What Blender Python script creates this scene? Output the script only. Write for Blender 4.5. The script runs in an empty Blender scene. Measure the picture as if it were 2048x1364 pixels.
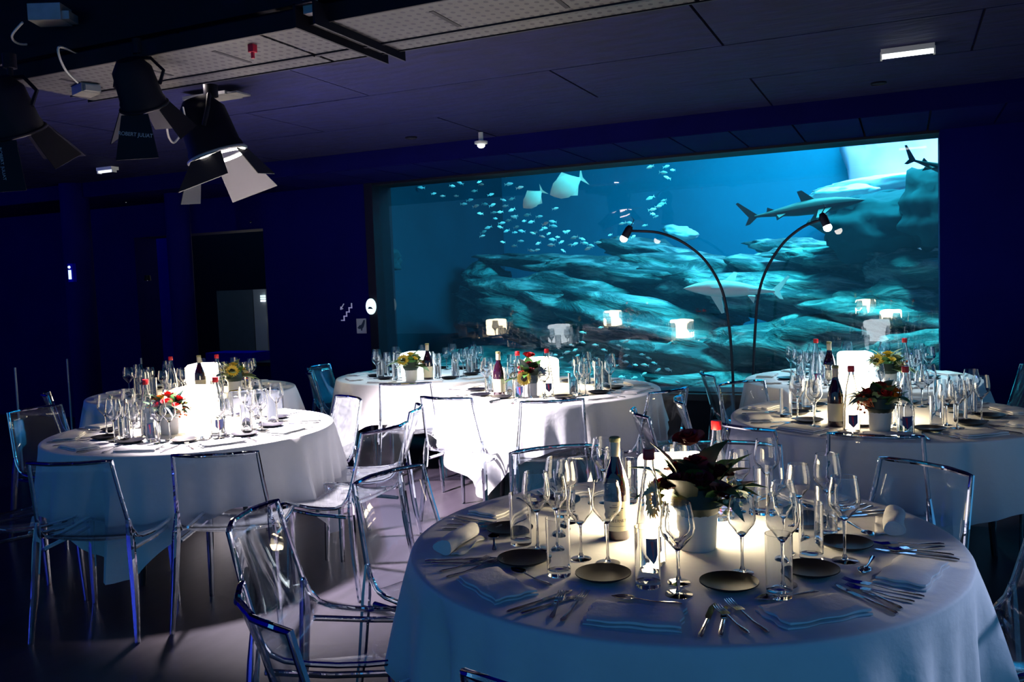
import bpy, math, random
from mathutils import Vector, Matrix
R = math.radians
rnd = random.Random(7)
scene = bpy.context.scene
col = scene.collection

# ------------------------------------------------------------------ camera
CAM = Vector((0, 0, 1.5413))
YAW, PITCH, ROLL, FPX = 0.4213, 0.0670, 0.0370, 1756.7
F_ = Vector((-math.sin(YAW) * math.cos(PITCH), math.cos(YAW) * math.cos(PITCH), -math.sin(PITCH)))
R0 = Vector((math.cos(YAW), math.sin(YAW), 0)); U0 = R0.cross(F_)
R_ = R0 * math.cos(ROLL) - U0 * math.sin(ROLL)
U_ = U0 * math.cos(ROLL) + R0 * math.sin(ROLL)
cd = bpy.data.cameras.new('camera'); cam = bpy.data.objects.new('camera', cd); col.objects.link(cam)
cam.matrix_world = Matrix(((R_.x, U_.x, -F_.x, CAM.x), (R_.y, U_.y, -F_.y, CAM.y), (R_.z, U_.z, -F_.z, CAM.z), (0, 0, 0, 1)))
cd.sensor_width = 36.0; cd.lens = FPX * 36.0 / 2048.0; cd.clip_end = 100; cd.clip_start = 0.05
scene.camera = cam

def ray(x, y): return F_ + R_ * ((x - 1024) / FPX) + U_ * ((682 - y) / FPX)
def onz(x, y, z):
    r = ray(x, y); return CAM + r * ((z - CAM.z) / r.z)
def ony(x, y, Y):
    r = ray(x, y); return CAM + r * (Y / r.y)

# ------------------------------------------------------------------ world, exposure, large lights
w = bpy.data.worlds.new('world'); scene.world = w; w.use_nodes = True
w.node_tree.nodes['Background'].inputs[0].default_value = (0.046, 0.215, 0.44, 1)
w.node_tree.nodes['Background'].inputs[1].default_value = 1.0
vs = scene.view_settings
vs.view_transform = 'Standard'; vs.look = 'None'; vs.exposure = 0.0; vs.gamma = 1.0; vs.use_curve_mapping = False
cy = scene.cycles
cy.use_denoising = True
cy.max_bounces = 12; cy.diffuse_bounces = 3; cy.glossy_bounces = 4; cy.transmission_bounces = 12
cy.transparent_max_bounces = 24; cy.volume_bounces = 0
cy.sample_clamp_indirect = 4.0; cy.caustics_reflective = False; cy.caustics_refractive = True
cy.use_adaptive_sampling = True; cy.adaptive_threshold = 0.045

def light(name, kind, loc, energy, color, target=None, **kw):
    ld = bpy.data.lights.new(name, kind); o = bpy.data.objects.new(name, ld); col.objects.link(o)
    ld.energy = energy; ld.color = color; o.location = loc
    for k, v in kw.items(): setattr(ld, k, v)
    if target is not None:
        o.rotation_euler = (Vector(target) - Vector(loc)).to_track_quat('-Z', 'Y').to_euler()
    return o
# added blue fill light without a fixture, lifting the dark left hall walls
light('hall_fill', 'POINT', (-10.2, 3.6, 2.5), 95, (0.05, 0.09, 1.0), None, shadow_soft_size=.12)
# assumed unseen lamps over the water of the aquarium
light('assumed_tank_lamp_bright', 'AREA', (0.9, 12.9, 5.3), 440, (1.0, 0.80, 0.98), (0.9, 13.8, 2.0), shape='RECTANGLE', size=3.0, size_y=1.2)
light('assumed_tank_lamp_front', 'AREA', (-0.5, 9.7, 5.2), 740, (0.13, 1.0, 0.95), (-0.7, 9.8, 0), shape='RECTANGLE', size=3.4, size_y=.8)
light('assumed_tank_lamp_middle', 'AREA', (-0.6, 11.8, 5.2), 215, (0.03, 0.74, 1.0), (-0.4, 11.6, 0), shape='RECTANGLE', size=4.0, size_y=1.6)

# ------------------------------------------------------------------ helpers: objects
def tag(o, label=None, cat=None, group=None, kind=None):
    if label: o['label'] = label
    if cat: o['category'] = cat
    if group: o['group'] = group
    if kind: o['kind'] = kind
    return o
def empty(name, loc=(0, 0, 0), rz=0.0):
    o = bpy.data.objects.new(name, None); col.objects.link(o)
    o.location = loc; o.rotation_euler = (0, 0, rz); o.empty_display_size = 0.05
    return o
class MB:
    def __init__(s): s.v = []; s.f = []; s.mi = []
    def add(s, vs_, fs, m=0):
        b = len(s.v); s.v += [tuple(q) for q in vs_]
        for f in fs: s.f.append(tuple(b + i for i in f)); s.mi.append(m)
    def box(s, c, d, rz=0.0, m=0, M=None):
        x, y, z = d[0] / 2, d[1] / 2, d[2] / 2
        vs_ = [(a * x, b * y, e * z) for a in (-1, 1) for b in (-1, 1) for e in (-1, 1)]
        ca, sa = math.cos(rz), math.sin(rz)
        if M is None: vs_ = [(c[0] + a * ca - b * sa, c[1] + a * sa + b * ca, c[2] + e) for a, b, e in vs_]
        else: vs_ = [M @ Vector((c[0] + a, c[1] + b, c[2] + e)) for a, b, e in vs_]
        s.add(vs_, [(0, 1, 3, 2), (4, 6, 7, 5), (0, 4, 5, 1), (2, 3, 7, 6), (0, 2, 6, 4), (1, 5, 7, 3)], m)
    def lathe(s, prof, n=24, c=(0, 0, 0), m=0, cap=True):
        vs_ = []; k = len(prof)
        for i in range(n):
            a = 2 * math.pi * i / n
            for r, z in prof: vs_.append((c[0] + r * math.cos(a), c[1] + r * math.sin(a), c[2] + z))
        fs = []
        for i in range(n):
            j = (i + 1) % n
            for q in range(k - 1): fs.append((i * k + q, j * k + q, j * k + q + 1, i * k + q + 1))
        if cap:
            if prof[0][0] > 1e-6: fs.append(tuple(i * k for i in range(n - 1, -1, -1)))
            if prof[-1][0] > 1e-6: fs.append(tuple(i * k + k - 1 for i in range(n)))
        s.add(vs_, fs, m)
    def tube(s, pts, rad, n=8, closed=False, m=0, sq=None):
        pts = [Vector(q) for q in pts]; N = len(pts)
        if not isinstance(rad, (list, tuple)): rad = [rad] * N
        vs_ = []; up = None
        for i, q in enumerate(pts):
            if closed: t = pts[(i + 1) % N] - pts[i - 1]
            else: t = pts[min(i + 1, N - 1)] - pts[max(i - 1, 0)]
            t.normalize()
            if up is None:
                up = Vector((0, 0, 1)) if abs(t.z) < .9 else Vector((1, 0, 0))
            a = t.cross(up); a.normalize(); up = a.cross(t)
            for k in range(n):
                an = 2 * math.pi * (k + .5) / n
                ex = 1.0 if not sq else sq
                vs_.append(q + a * (math.cos(an) * rad[i]) + up * (math.sin(an) * rad[i] * ex))
        fs = []
        for i in range(N if closed else N - 1):
            j = (i + 1) % N
            for k in range(n): fs.append((i * n + k, i * n + (k + 1) % n, j * n + (k + 1) % n, j * n + k))
        if not closed:
            fs.append(tuple(range(n - 1, -1, -1))); fs.append(tuple((N - 1) * n + k for k in range(n)))
        s.add(vs_, fs, m)
    def grid(s, rows, m=0):
        k = len(rows[0]); vs_ = [q for r in rows for q in r]
        s.add(vs_, [(i * k + j, i * k + j + 1, (i + 1) * k + j + 1, (i + 1) * k + j) for i in range(len(rows) - 1) for j in range(k - 1)], m)
    def mesh(s, name, mats, smooth=True):
        me = bpy.data.meshes.new(name); me.from_pydata(s.v, [], s.f)
        for mt in (mats if isinstance(mats, (list, tuple)) else [mats]): me.materials.append(mt)
        me.polygons.foreach_set('material_index', s.mi)
        if smooth:
            me.polygons.foreach_set('use_smooth', [True] * len(s.f))
        me.update()
        if smooth: me.set_sharp_from_angle(angle=R(38))
        return me
    def build(s, name, mats, parent=None, smooth=True, loc=None):
        o = bpy.data.objects.new(name, s.mesh(name, mats, smooth)); col.objects.link(o)
        if parent: o.parent = parent
        if loc is not None: o.location = loc
        return o
def copy_tree(o, parent=None):
    c = o.copy(); col.objects.link(c); c.parent = parent
    for k in list(o.keys()): c[k] = o[k]
    for ch in o.children: copy_tree(ch, c)
    return c
def solidify(o, t, off=0.0):
    md = o.modifiers.new('thickness', 'SOLIDIFY'); md.thickness = t; md.offset = off
    return o
def text_mesh(name, body, size, material, parent, M, extrude=0.0005, align='CENTER'):
    cu = bpy.data.curves.new(name, 'FONT'); cu.body = body; cu.size = size; cu.extrude = extrude
    cu.align_x = align; cu.align_y = 'CENTER'
    t = bpy.data.objects.new(name + '_curve', cu); col.objects.link(t)
    dg = bpy.context.evaluated_depsgraph_get(); dg.update()
    me = bpy.data.meshes.new_from_object(t.evaluated_get(dg))
    bpy.data.objects.remove(t); bpy.data.curves.remove(cu)
    me.materials.clear(); me.materials.append(material)
    o = bpy.data.objects.new(name, me); col.objects.link(o); o.parent = parent
    o.matrix_local = M
    return o

# ------------------------------------------------------------------ helpers: materials
def mat(name, c, rough=0.5, metal=0.0, var=0.15, scale=8.0, bump=0.0, spec=0.5, emit=None, es=0.0, coat=0.0, stretch=(1, 1, 1), trans=0.0, sss=0.0):
    m = bpy.data.materials.new(name); m.use_nodes = True; nt = m.node_tree
    b = nt.nodes['Principled BSDF']
    b.inputs['Roughness'].default_value = rough; b.inputs['Metallic'].default_value = metal
    b.inputs['Specular IOR Level'].default_value = spec; b.inputs['Coat Weight'].default_value = coat
    tc = nt.nodes.new('ShaderNodeTexCoord'); mp = nt.nodes.new('ShaderNodeMapping'); mp.inputs['Scale'].default_value = stretch
    nz = nt.nodes.new('ShaderNodeTexNoise'); nz.inputs['Scale'].default_value = scale; nz.inputs['Detail'].default_value = 4
    nt.links.new(tc.outputs['Object'], mp.inputs[0]); nt.links.new(mp.outputs[0], nz.inputs['Vector'])
    mx = nt.nodes.new('ShaderNodeMix'); mx.data_type = 'RGBA'
    mx.inputs[6].default_value = (*[min(1, q * (1 - var)) for q in c], 1); mx.inputs[7].default_value = (*[min(1, q * (1 + var)) for q in c], 1)
    nt.links.new(nz.outputs['Fac'], mx.inputs[0]); nt.links.new(mx.outputs[2], b.inputs['Base Color'])
    if bump:
        bp = nt.nodes.new('ShaderNodeBump'); bp.inputs['Strength'].default_value = bump; bp.inputs['Distance'].default_value = 0.02
        nt.links.new(nz.outputs['Fac'], bp.inputs['Height']); nt.links.new(bp.outputs[0], b.inputs['Normal'])
    if emit:
        b.inputs['Emission Color'].default_value = (*emit, 1); b.inputs['Emission Strength'].default_value = es
    if trans: b.inputs['Transmission Weight'].default_value = trans
    return m
def glass_mat(name, c=(1, 1, 1), ior=1.45, rough=0.0):
    m = bpy.data.materials.new(name); m.use_nodes = True; nt = m.node_tree; nt.nodes.remove(nt.nodes['Principled BSDF'])
    g = nt.nodes.new('ShaderNodeBsdfGlass'); g.inputs['Color'].default_value = (*c, 1); g.inputs['IOR'].default_value = ior; g.inputs['Roughness'].default_value = rough
    nt.links.new(g.outputs[0], nt.nodes['Material Output'].inputs[0])
    return m
def thin_mat(name, c=(1, 1, 1), ior=1.5, rough=0.02, smear=0.0):
    """thin clear sheet: light passes straight through, the surface mirrors by Fresnel"""
    m = bpy.data.materials.new(name); m.use_nodes = True; nt = m.node_tree; nt.nodes.remove(nt.nodes['Principled BSDF'])
    t = nt.nodes.new('ShaderNodeBsdfTransparent'); t.inputs[0].default_value = (*c, 1)
    g = nt.nodes.new('ShaderNodeBsdfGlossy'); g.inputs['Roughness'].default_value = rough
    fr = nt.nodes.new('ShaderNodeFresnel'); fr.inputs[0].default_value = ior
    mx = nt.nodes.new('ShaderNodeMixShader')
    ge = nt.nodes.new('ShaderNodeNewGeometry'); im = nt.nodes.new('ShaderNodeMix'); im.inputs[2].default_value = ior; im.inputs[3].default_value = 1 / ior   # same Fresnel on both faces of the sheet
    nt.links.new(ge.outputs['Backfacing'], im.inputs[0]); nt.links.new(im.outputs[0], fr.inputs[0])
    nt.links.new(fr.outputs[0], mx.inputs[0]); nt.links.new(t.outputs[0], mx.inputs[1]); nt.links.new(g.outputs[0], mx.inputs[2])
    out = mx
    if smear:
        d = nt.nodes.new('ShaderNodeBsdfDiffuse'); d.inputs[0].default_value = (.8, .85, .9, 1)
        nz = nt.nodes.new('ShaderNodeTexNoise'); nz.inputs['Scale'].default_value = 9
        mu = nt.nodes.new('ShaderNodeMath'); mu.operation = 'MULTIPLY'; mu.inputs[1].default_value = smear
        nt.links.new(nz.outputs['Fac'], mu.inputs[0])
        m2 = nt.nodes.new('ShaderNodeMixShader'); nt.links.new(mu.outputs[0], m2.inputs[0]); nt.links.new(mx.outputs[0], m2.inputs[1]); nt.links.new(d.outputs[0], m2.inputs[2]); out = m2
    nt.links.new(out.outputs[0], nt.nodes['Material Output'].inputs[0])
    return m
NAVY = (0.001, 0.0015, 0.070)
M = dict(
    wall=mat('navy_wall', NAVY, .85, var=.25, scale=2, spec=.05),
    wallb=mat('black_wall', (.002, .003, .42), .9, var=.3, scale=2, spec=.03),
    ceil=mat('ceiling_panel', (.0044, .0056, .040), .75, var=.95, scale=5.0, bump=.5, spec=.15, stretch=(1, 3, 1)),
    soffit=mat('soffit', (.001, .0015, .05), .8, var=.3, scale=3, spec=.05),
    cloth=mat('white_cloth', (.80, .80, .80), .9, var=.03, scale=30, bump=.08, spec=.1),
    napkin=mat('napkin_linen', (.74, .74, .75), .9, var=.05, scale=40, bump=.15, spec=.1),
    black=mat('black_metal', (.006, .006, .02), .45, .0, var=.2, spec=.4),
    blackm=mat('black_fixture', (.003, .003, .012), .6, .0, var=.2, spec=.2),
    frame=mat('dark_steel', (.012, .012, .02), .5, .5, var=.2),
    steel=mat('cutlery_steel', (.62, .62, .66), .16, 1.0, var=.05),
    galv=mat('galvanised_steel', (.42, .42, .45), .45, .6, var=.3, scale=14, bump=.1),
    plate=mat('black_stoneware', (.004, .004, .008), .42, .0, var=.3, scale=30, spec=.28),
    glass=glass_mat('drinking_glass', (.985, .99, 1.0), 1.46),
    rim=glass_mat('clear_polycarbonate', (.93, .96, 1.0), 1.5),
    sheet=thin_mat('clear_polycarbonate_sheet', (.93, .95, .98), 1.5, .03, smear=.05),
    pane=thin_mat('aquarium_acrylic', (.97, .98, 1.0), 1.46, .004),
    wineglass=mat('dark_bottle_glass', (.018, .004, .012), .06, .0, var=.3, spec=.6, coat=.6),
    foil=mat('cream_foil', (.62, .55, .40), .4, .2, var=.1),
    cork=mat('cork_top', (.25, .24, .10), .6, var=.2),
    paper=mat('bottle_label', (.82, .74, .52), .8, var=.06, scale=20),
    ink=mat('label_ink', (.12, .11, .10), .8, var=.1),
    inkblue=mat('label_blue', (.03, .05, .16), .6, var=.1),
    inkred=mat('label_red', (.55, .01, .05), .6, var=.1),
    redcap=mat('red_cap', (.62, .012, .015), .4, var=.15),
    pot=mat('white_pot', (.70, .70, .68), .45, var=.05),
    leaf=mat('leaf_green', (.045, .16, .035), .5, var=.45, scale=25),
    leafp=mat('leaf_pale', (.30, .42, .20), .5, var=.3, scale=25),
    leafd=mat('leaf_dark', (.012, .03, .022), .5, var=.4, scale=25),
    stem=mat('stem_green', (.05, .12, .03), .6),
    red=mat('red_petal', (.42, .006, .008), .55, var=.35, scale=40),
    dred=mat('dark_red_petal', (.16, .004, .012), .55, var=.35, scale=40),
    orange=mat('orange_petal', (.75, .20, .012), .55, var=.3, scale=40),
    yellow=mat('yellow_petal', (.80, .55, .06), .55, var=.25, scale=40),
    cream=mat('cream_petal', (.80, .72, .42), .55, var=.15, scale=40),
    brown=mat('sunflower_centre', (.03, .012, .008), .8, var=.5, scale=90, bump=.6),
    berry=mat('orange_berry', (.62, .10, .02), .3, var=.3),
    bulb=mat('warm_bulb', (1, 1, 1), .5, emit=(1, .93, .82), es=14),
    coolbulb=mat('cool_bulb', (1, 1, 1), .5, emit=(.9, .96, 1), es=6),
    dimbulb=mat('dim_bulb', (1, 1, 1), .5, emit=(.85, .92, 1), es=1.2),
    signlit=mat('lit_sign', (1, 1, 1), .5, emit=(.75, .97, 1), es=1.1),
    signgrey=mat('grey_sign', (.42, .44, .50), .7, var=.1),
    signline=mat('sign_line', (.7, .7, .85), .7, var=.05, emit=(.35, .33, .55), es=.25),
    dark_ink=mat('sign_ink', (.01, .03, .07), .7, var=.2),
    plaster=mat('grey_partition', (.30, .32, .34), .9, var=.1, scale=3),
    teal=mat('teal_panel', (.02, .16, .19), .5, var=.2),
    cable=mat('pale_cable', (.55, .55, .58), .5, var=.1),
    dcable=mat('dark_cable', (.01, .01, .04), .5, var=.1),
    redtag=mat('red_tag', (.6, .01, .06), .6, var=.1),
    whitepl=mat('white_plastic', (.8, .8, .8), .4, var=.05),
    rock=mat('tank_rock', (.16, .26, .27), .9, var=.75, scale=2.6, bump=.9, spec=.1, stretch=(.6, .6, 3.5)),
    sand=mat('tank_sand', (.30, .42, .42), .95, var=.4, scale=3, bump=.4, spec=.1),
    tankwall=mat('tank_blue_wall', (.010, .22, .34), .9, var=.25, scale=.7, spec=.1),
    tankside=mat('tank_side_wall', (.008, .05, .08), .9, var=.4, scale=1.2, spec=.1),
    fish=mat('silver_fish', (.85, .92, .90), .35, .1, var=.15, scale=20),
    bigfish=mat('pale_fish', (.92, .95, .85), .5, .0, var=.1, scale=10),
    shark=mat('grey_shark', (.025, .055, .075), .6, var=.25, scale=6),
    sharkpale=mat('pale_shark', (.97, .92, .93), .6, var=.12, scale=8),
)
def lamp_material(name, c, s):
    return mat(name, (.9, .9, .88), .5, emit=c, es=s, var=.02)
M['lampwarm'] = lamp_material('glowing_lamp_warm', (1, .80, .50), 32)
M['lampcool'] = lamp_material('glowing_lamp_cool', (.86, .95, 1), 9.0)

def rock_mat():
    m = mat('tank_rock', (.06, .12, .13), .9, var=.4, scale=2.2, bump=1.0, spec=.1, stretch=(.55, .55, 3.2)); nt = m.node_tree; b = nt.nodes['Principled BSDF']
    old = b.inputs['Base Color'].links[0].from_socket
    tc = nt.nodes.new('ShaderNodeTexCoord'); mp = nt.nodes.new('ShaderNodeMapping'); mp.inputs['Scale'].default_value = (1.1, 1.1, 4.0); mp.inputs['Rotation'].default_value = (0, R(10), 0)
    oi = nt.nodes.new('ShaderNodeObjectInfo'); va_ = nt.nodes.new('ShaderNodeVectorMath'); va_.operation = 'ADD'
    nt.links.new(tc.outputs['Object'], va_.inputs[0]); nt.links.new(oi.outputs['Location'], va_.inputs[1]); nt.links.new(va_.outputs[0], mp.inputs[0])
    nz = nt.nodes.new('ShaderNodeTexNoise'); nz.inputs['Scale'].default_value = 1.5; nz.inputs['Detail'].default_value = 6; nz.inputs['Roughness'].default_value = .62; nz.inputs['Distortion'].default_value = .6
    nt.links.new(mp.outputs[0], nz.inputs['Vector'])
    cr = nt.nodes.new('ShaderNodeValToRGB'); cr.color_ramp.elements[0].position = .47; cr.color_ramp.elements[0].color = (0, 0, 0, 1); cr.color_ramp.elements[1].position = .70; cr.color_ramp.elements[1].color = (1, 1, 1, 1)
    nt.links.new(nz.outputs['Fac'], cr.inputs[0])
    mx = nt.nodes.new('ShaderNodeMix'); mx.data_type = 'RGBA'; mx.inputs[7].default_value = (.62, .70, .66, 1); nt.links.new(cr.outputs[0], mx.inputs[0]); nt.links.new(old, mx.inputs[6]); nt.links.new(mx.outputs[2], b.inputs['Base Color'])
    bp = [n for n in nt.nodes if n.type == 'BUMP'][0]; nt.links.new(nz.outputs['Fac'], bp.inputs['Height']); bp.inputs['Distance'].default_value = .15
    return m
M['rock'] = rock_mat()
M['paleledge'] = mat('pale_ledge', (.85, .86, .85), .9, var=.2, scale=3, bump=.6, spec=.1)
# floor: dark glossy boards
def floor_mat():
    m = mat('dark_floor', (.022, .018, .027), .33, var=.5, scale=2.2, bump=.06, spec=.5, stretch=(6, .8, 1))
    return m
M['floor'] = floor_mat()

# ------------------------------------------------------------------ the setting
def slab(name, x0, x1, y0, y1, z0, z1, m, parent=None):
    b = MB(); b.box(((x0 + x1) / 2, (y0 + y1) / 2, (z0 + z1) / 2), (x1 - x0, y1 - y0, z1 - z0))
    o = b.build(name, m, parent, smooth=False)
    if not parent: o['kind'] = 'structure'
    return o
WY = 8.0
AX0, AX1, AZ0, AZ1 = -5.13, 0.268, 0.476, 2.62
slab('floor', -13, 4.5, -3.5, 13, -.12, 0, M['floor'])
# back wall with the aquarium window in it and the passage left of it
wb = empty('wall_back'); wb['kind'] = 'structure'
slab('right_panel', AX1, 4.5, WY, WY + .35, 0, 3.7, M['wall'], wb)
slab('sill_panel', AX0, AX1, WY, WY + .35, 0, AZ0, M['blackm'], wb)
slab('head_panel', AX0, AX1, WY, WY + .35, AZ1, 3.7, M['blackm'], wb)
slab('left_panel', -6.62, AX0 - .02, WY, WY + .35, 0, 3.7, M['wall'], wb)
slab('left_reveal', AX0 - .02, AX0, WY, WY + .35, 0, 3.7, M['blackm'], wb)
slab('passage_head', -8.6, -6.62, WY, WY + .35, 2.25, 3.7, M['wall'], wb)
slab('far_panel', -13, -8.6, WY, WY + .35, 0, 3.7, M['wall'], wb)
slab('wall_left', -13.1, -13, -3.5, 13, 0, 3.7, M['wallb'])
slab('wall_far', -13, -6.6, 12.9, 13, 0, 3.7, M['blackm'])
slab('trim_1', AX0 - .10, AX0, WY - .03, WY, 0, AZ1 + .02, M['blackm'])
slab('trim_2', AX0 - .10, AX1 + .05, WY - .10, WY, AZ0 - .07, AZ0 - .012, M['frame'])
# main ceiling: boards in staggered rows, each a panel
ce = empty('ceiling'); ce['kind'] = 'structure'
CZ = 2.80
slab('ceiling_back', -13, 4.5, 3.3, 7.0, CZ + .03, CZ + .10, M['soffit'], ce)
rows = [3.32, 4.10, 5.00, 5.92, 7.0]
offs = [-.9, -.9, -1.93, -.9]
for i in range(4):
    y0, y1 = rows[i] + .006, rows[i + 1] - .006
    x = offs[i] - 2.3 * 6
    while x < 4.5:
        b = MB(); b.box((x + 1.15, (y0 + y1) / 2, CZ + .012 + rnd.uniform(-.002, .002)), (2.3 - .014, y1 - y0, .03))
        o = b.build('panel', M['ceil'], ce, smooth=False); x += 2.3
slab('ceiling_void', -13, 4.5, -3.5, 3.3, 3.65, 3.72, mat('void_blue', (.002, .003, .34), .9, var=.2, spec=.02))
slab('trim_3', -13, 4.5, 3.26, 3.3, CZ, 3.66, M['blackm'])
# dropped soffit in front of the tank: boards side by side
so = empty('soffit'); so['kind'] = 'structure'
x = -13.0 + .02
while x < 4.4:
    b = MB(); b.box((x + .235, 7.49, 2.655), (.455, 1.0, .03)); b.build('board', M['soffit'], so, smooth=False); x += .47
slab('soffit_face', -13, 4.5, 6.98, 7.0, 2.645, 2.83, M['soffit'], so)
slab('soffit_top', -13, 4.5, 7.0, 8.0, 2.69, 2.72, M['ceil'], so)

# columns in the dark hall on the left
for i, (px, rr, lab) in enumerate([(170, .15, 'slim round navy column behind the far left table'), (372, .13, 'round dark column left of the lit passage')]):
    p = ony(px, 700, 7.0 if i == 0 else 7.4)
    if i == 0: COLX, COLY = p.x, p.y
    b = MB(); b.lathe([(rr, 0.06), (rr, 3.6)], 24); root = empty('column', (p.x, p.y, 0)); b.build('shaft', M['wall'], root)
    b = MB(); b.lathe([(rr + .03, 0), (rr + .03, .05), (rr + .005, .07)], 24); b.build('base', M['wallb'], root)
    tag(root, lab, 'column')

# passage beyond: grey partition, lit window lights, teal strip
P0 = 10.6
a, c_ = ony(432, 582, P0), ony(538, 712, P0)
g = empty('partition_wall', (0, 0, 0)); tag(g, 'grey partition wall seen through the passage left of the aquarium', 'partition')
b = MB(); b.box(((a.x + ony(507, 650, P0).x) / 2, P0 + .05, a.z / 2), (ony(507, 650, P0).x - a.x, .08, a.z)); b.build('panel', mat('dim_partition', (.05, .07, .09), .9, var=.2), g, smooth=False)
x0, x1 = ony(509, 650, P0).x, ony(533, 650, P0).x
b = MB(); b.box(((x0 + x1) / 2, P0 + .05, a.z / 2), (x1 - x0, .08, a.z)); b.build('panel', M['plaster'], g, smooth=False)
x0, x1 = ony(536, 650, P0).x, ony(552, 650, P0).x
b = MB(); b.box(((x0 + x1) / 2, P0 + .05, a.z / 2), (x1 - x0, .08, a.z)); b.build('teal_strip', M['teal'], g, smooth=False)
dk = empty('counter', (0, 0, 0)); tag(dk, 'black counter in front of the grey partition in the passage', 'counter')
q0, q1 = ony(430, 700, 10.2), ony(522, 700, 10.2)
b = MB(); b.box(((q0.x + q1.x) / 2, 10.2, q1.z / 2), (q1.x - q0.x, .4, q1.z - .05)); b.build('body', M['wallb'], dk, smooth=False)
b = MB(); b.box(((q0.x + q1.x) / 2 + .3, 10.2, ony(520, 722, 10.2).z - .02), (q1.x - q0.x + .7, .5, .05)); b.build('top', M['black'], dk, smooth=False)
for i, (x0, y0, x1, y1, lab) in enumerate([(521, 590, 531, 604, 'small bright window pane above the grey partition, left one'), (535, 585, 543, 603, 'small bright window pane above the grey partition, right one'),
                                       (537, 633, 546, 646, 'bright lit pane on the teal strip in the passage'), (540, 722, 552, 738, 'bright slatted pane low on the teal strip in the passage')]):
    A, B = ony(x0, y0, P0 - .02), ony(x1, y1, P0 - .02)
    r_ = empty('lit_pane', (0, 0, 0)); tag(r_, lab, 'window pane')
    n = 3 if i in (0, 1, 3) else 2
    for k in range(n):
        h = (A.z - B.z) / n
        b = MB(); b.box(((A.x + B.x) / 2, P0 - .02, B.z + h * (k + .5)), (B.x - A.x, .02, h * .78)); b.build('pane', M['signlit'] if k else M['dimbulb'], r_, smooth=False)
light('assumed_passage_lamp', 'POINT', (x1 * 0 - 8.0, 9.5, 2.0), 7, (1, .95, .9), shadow_soft_size=.15)  # assumed lamp without a fixture, lighting the passage partition

# ------------------------------------------------------------------ the aquarium
w1 = empty('window_1'); w1['kind'] = 'structure'
b = MB(); b.box((0, 0, 0), (AX1 - AX0, .004, AZ1 - AZ0)); pn = b.build('pane', M['pane'], w1, smooth=False); pn.location = ((AX0 + AX1) / 2, WY + .10, (AZ0 + AZ1) / 2); pn.rotation_euler = (R(.7), 0, R(-.8))
tank = empty('aquarium_tank', (0, 0, 0)); tag(tank, 'big blue painted tank behind the long aquarium window', 'aquarium', kind='structure')
TX0, TX1, TY0, TY1, TZ0, TZ1 = -6.45, 3.6, WY + .35, 14.2, -.3, 5.6
slab('tank_floor', TX0, TX1, TY0, TY1, TZ0 - .1, TZ0, M['sand'], tank)
slab('tank_back', TX0, TX1, TY1, TY1 + .1, TZ0, TZ1, M['tankwall'], tank)
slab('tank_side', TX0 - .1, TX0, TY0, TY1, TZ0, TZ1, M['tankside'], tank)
slab('tank_side', TX1, TX1 + .1, TY0, TY1, TZ0, TZ1, M['tankwall'], tank)
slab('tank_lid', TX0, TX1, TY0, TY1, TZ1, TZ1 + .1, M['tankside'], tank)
slab('tank_front', TX0, TX1, WY + .35, WY + .40, AZ1 + .06, TZ1, M['tankside'], tank)
# the water itself
wm = bpy.data.materials.new('water_body'); wm.use_nodes = True; nt = wm.node_tree; nt.nodes.remove(nt.nodes['Principled BSDF'])
va = nt.nodes.new('ShaderNodeVolumeAbsorption'); va.inputs[0].default_value = (.20, .78, .93, 1); va.inputs[1].default_value = .24
vsct = nt.nodes.new('ShaderNodeVolumeScatter'); vsct.inputs[0].default_value = (.01, .55, .85, 1); vsct.inputs[1].default_value = .018; vsct.inputs['Anisotropy'].default_value = .3
ad = nt.nodes.new('ShaderNodeAddShader'); nt.links.new(va.outputs[0], ad.inputs[0]); nt.links.new(vsct.outputs[0], ad.inputs[1])
nt.links.new(ad.outputs[0], nt.nodes['Material Output'].inputs['Volume'])
b = MB(); b.box(((TX0 + TX1) / 2, (WY + .36 + TY1) / 2, (TZ0 + 5.0) / 2), (TX1 - TX0 - .02, TY1 - WY - .38, 5.0 - TZ0 - .02))
wo = b.build('water', wm, None, smooth=False); tag(wo, 'clear blue water filling the aquarium tank', 'water', kind='stuff')

def icos(n=3):
    import bmesh
    bm = bmesh.new(); bmesh.ops.create_icosphere(bm, subdivisions=n, radius=1)
    v = [q.co.copy() for q in bm.verts]; f = [tuple(q.index for q in t.verts) for t in bm.faces]; bm.free(); return v, f
ICO3, ICO4 = icos(3), icos(4)
from mathutils import noise as mn
def rock_mesh(name, sx, sy, sz, seed, mt, strata=1.0):
    v, f = ICO4; out = []
    off = Vector((seed * 7.1, seed * 3.7, seed * 1.9))
    for q in v:
        n = mn.fractal(q * 1.3 + off, 1.0, 2.0, 4); s = 1 + .34 * n + .10 * mn.noise(q * 5 + off)
        p = Vector((q.x * sx, q.y * sy, q.z * sz)) * s
        # flattened, ledge-like strata
        k = math.sin(p.z * 26 + 2.0 * mn.noise(p * 1.2 + off)) * .09 * strata
        p.x *= 1 + k; p.y *= 1 + k
        out.append(p)
    me = bpy.data.meshes.new(name); me.from_pydata([tuple(q) for q in out], [], f); me.materials.append(mt)
    me.polygons.foreach_set('use_smooth', [True] * len(f)); me.update(); return me
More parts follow.
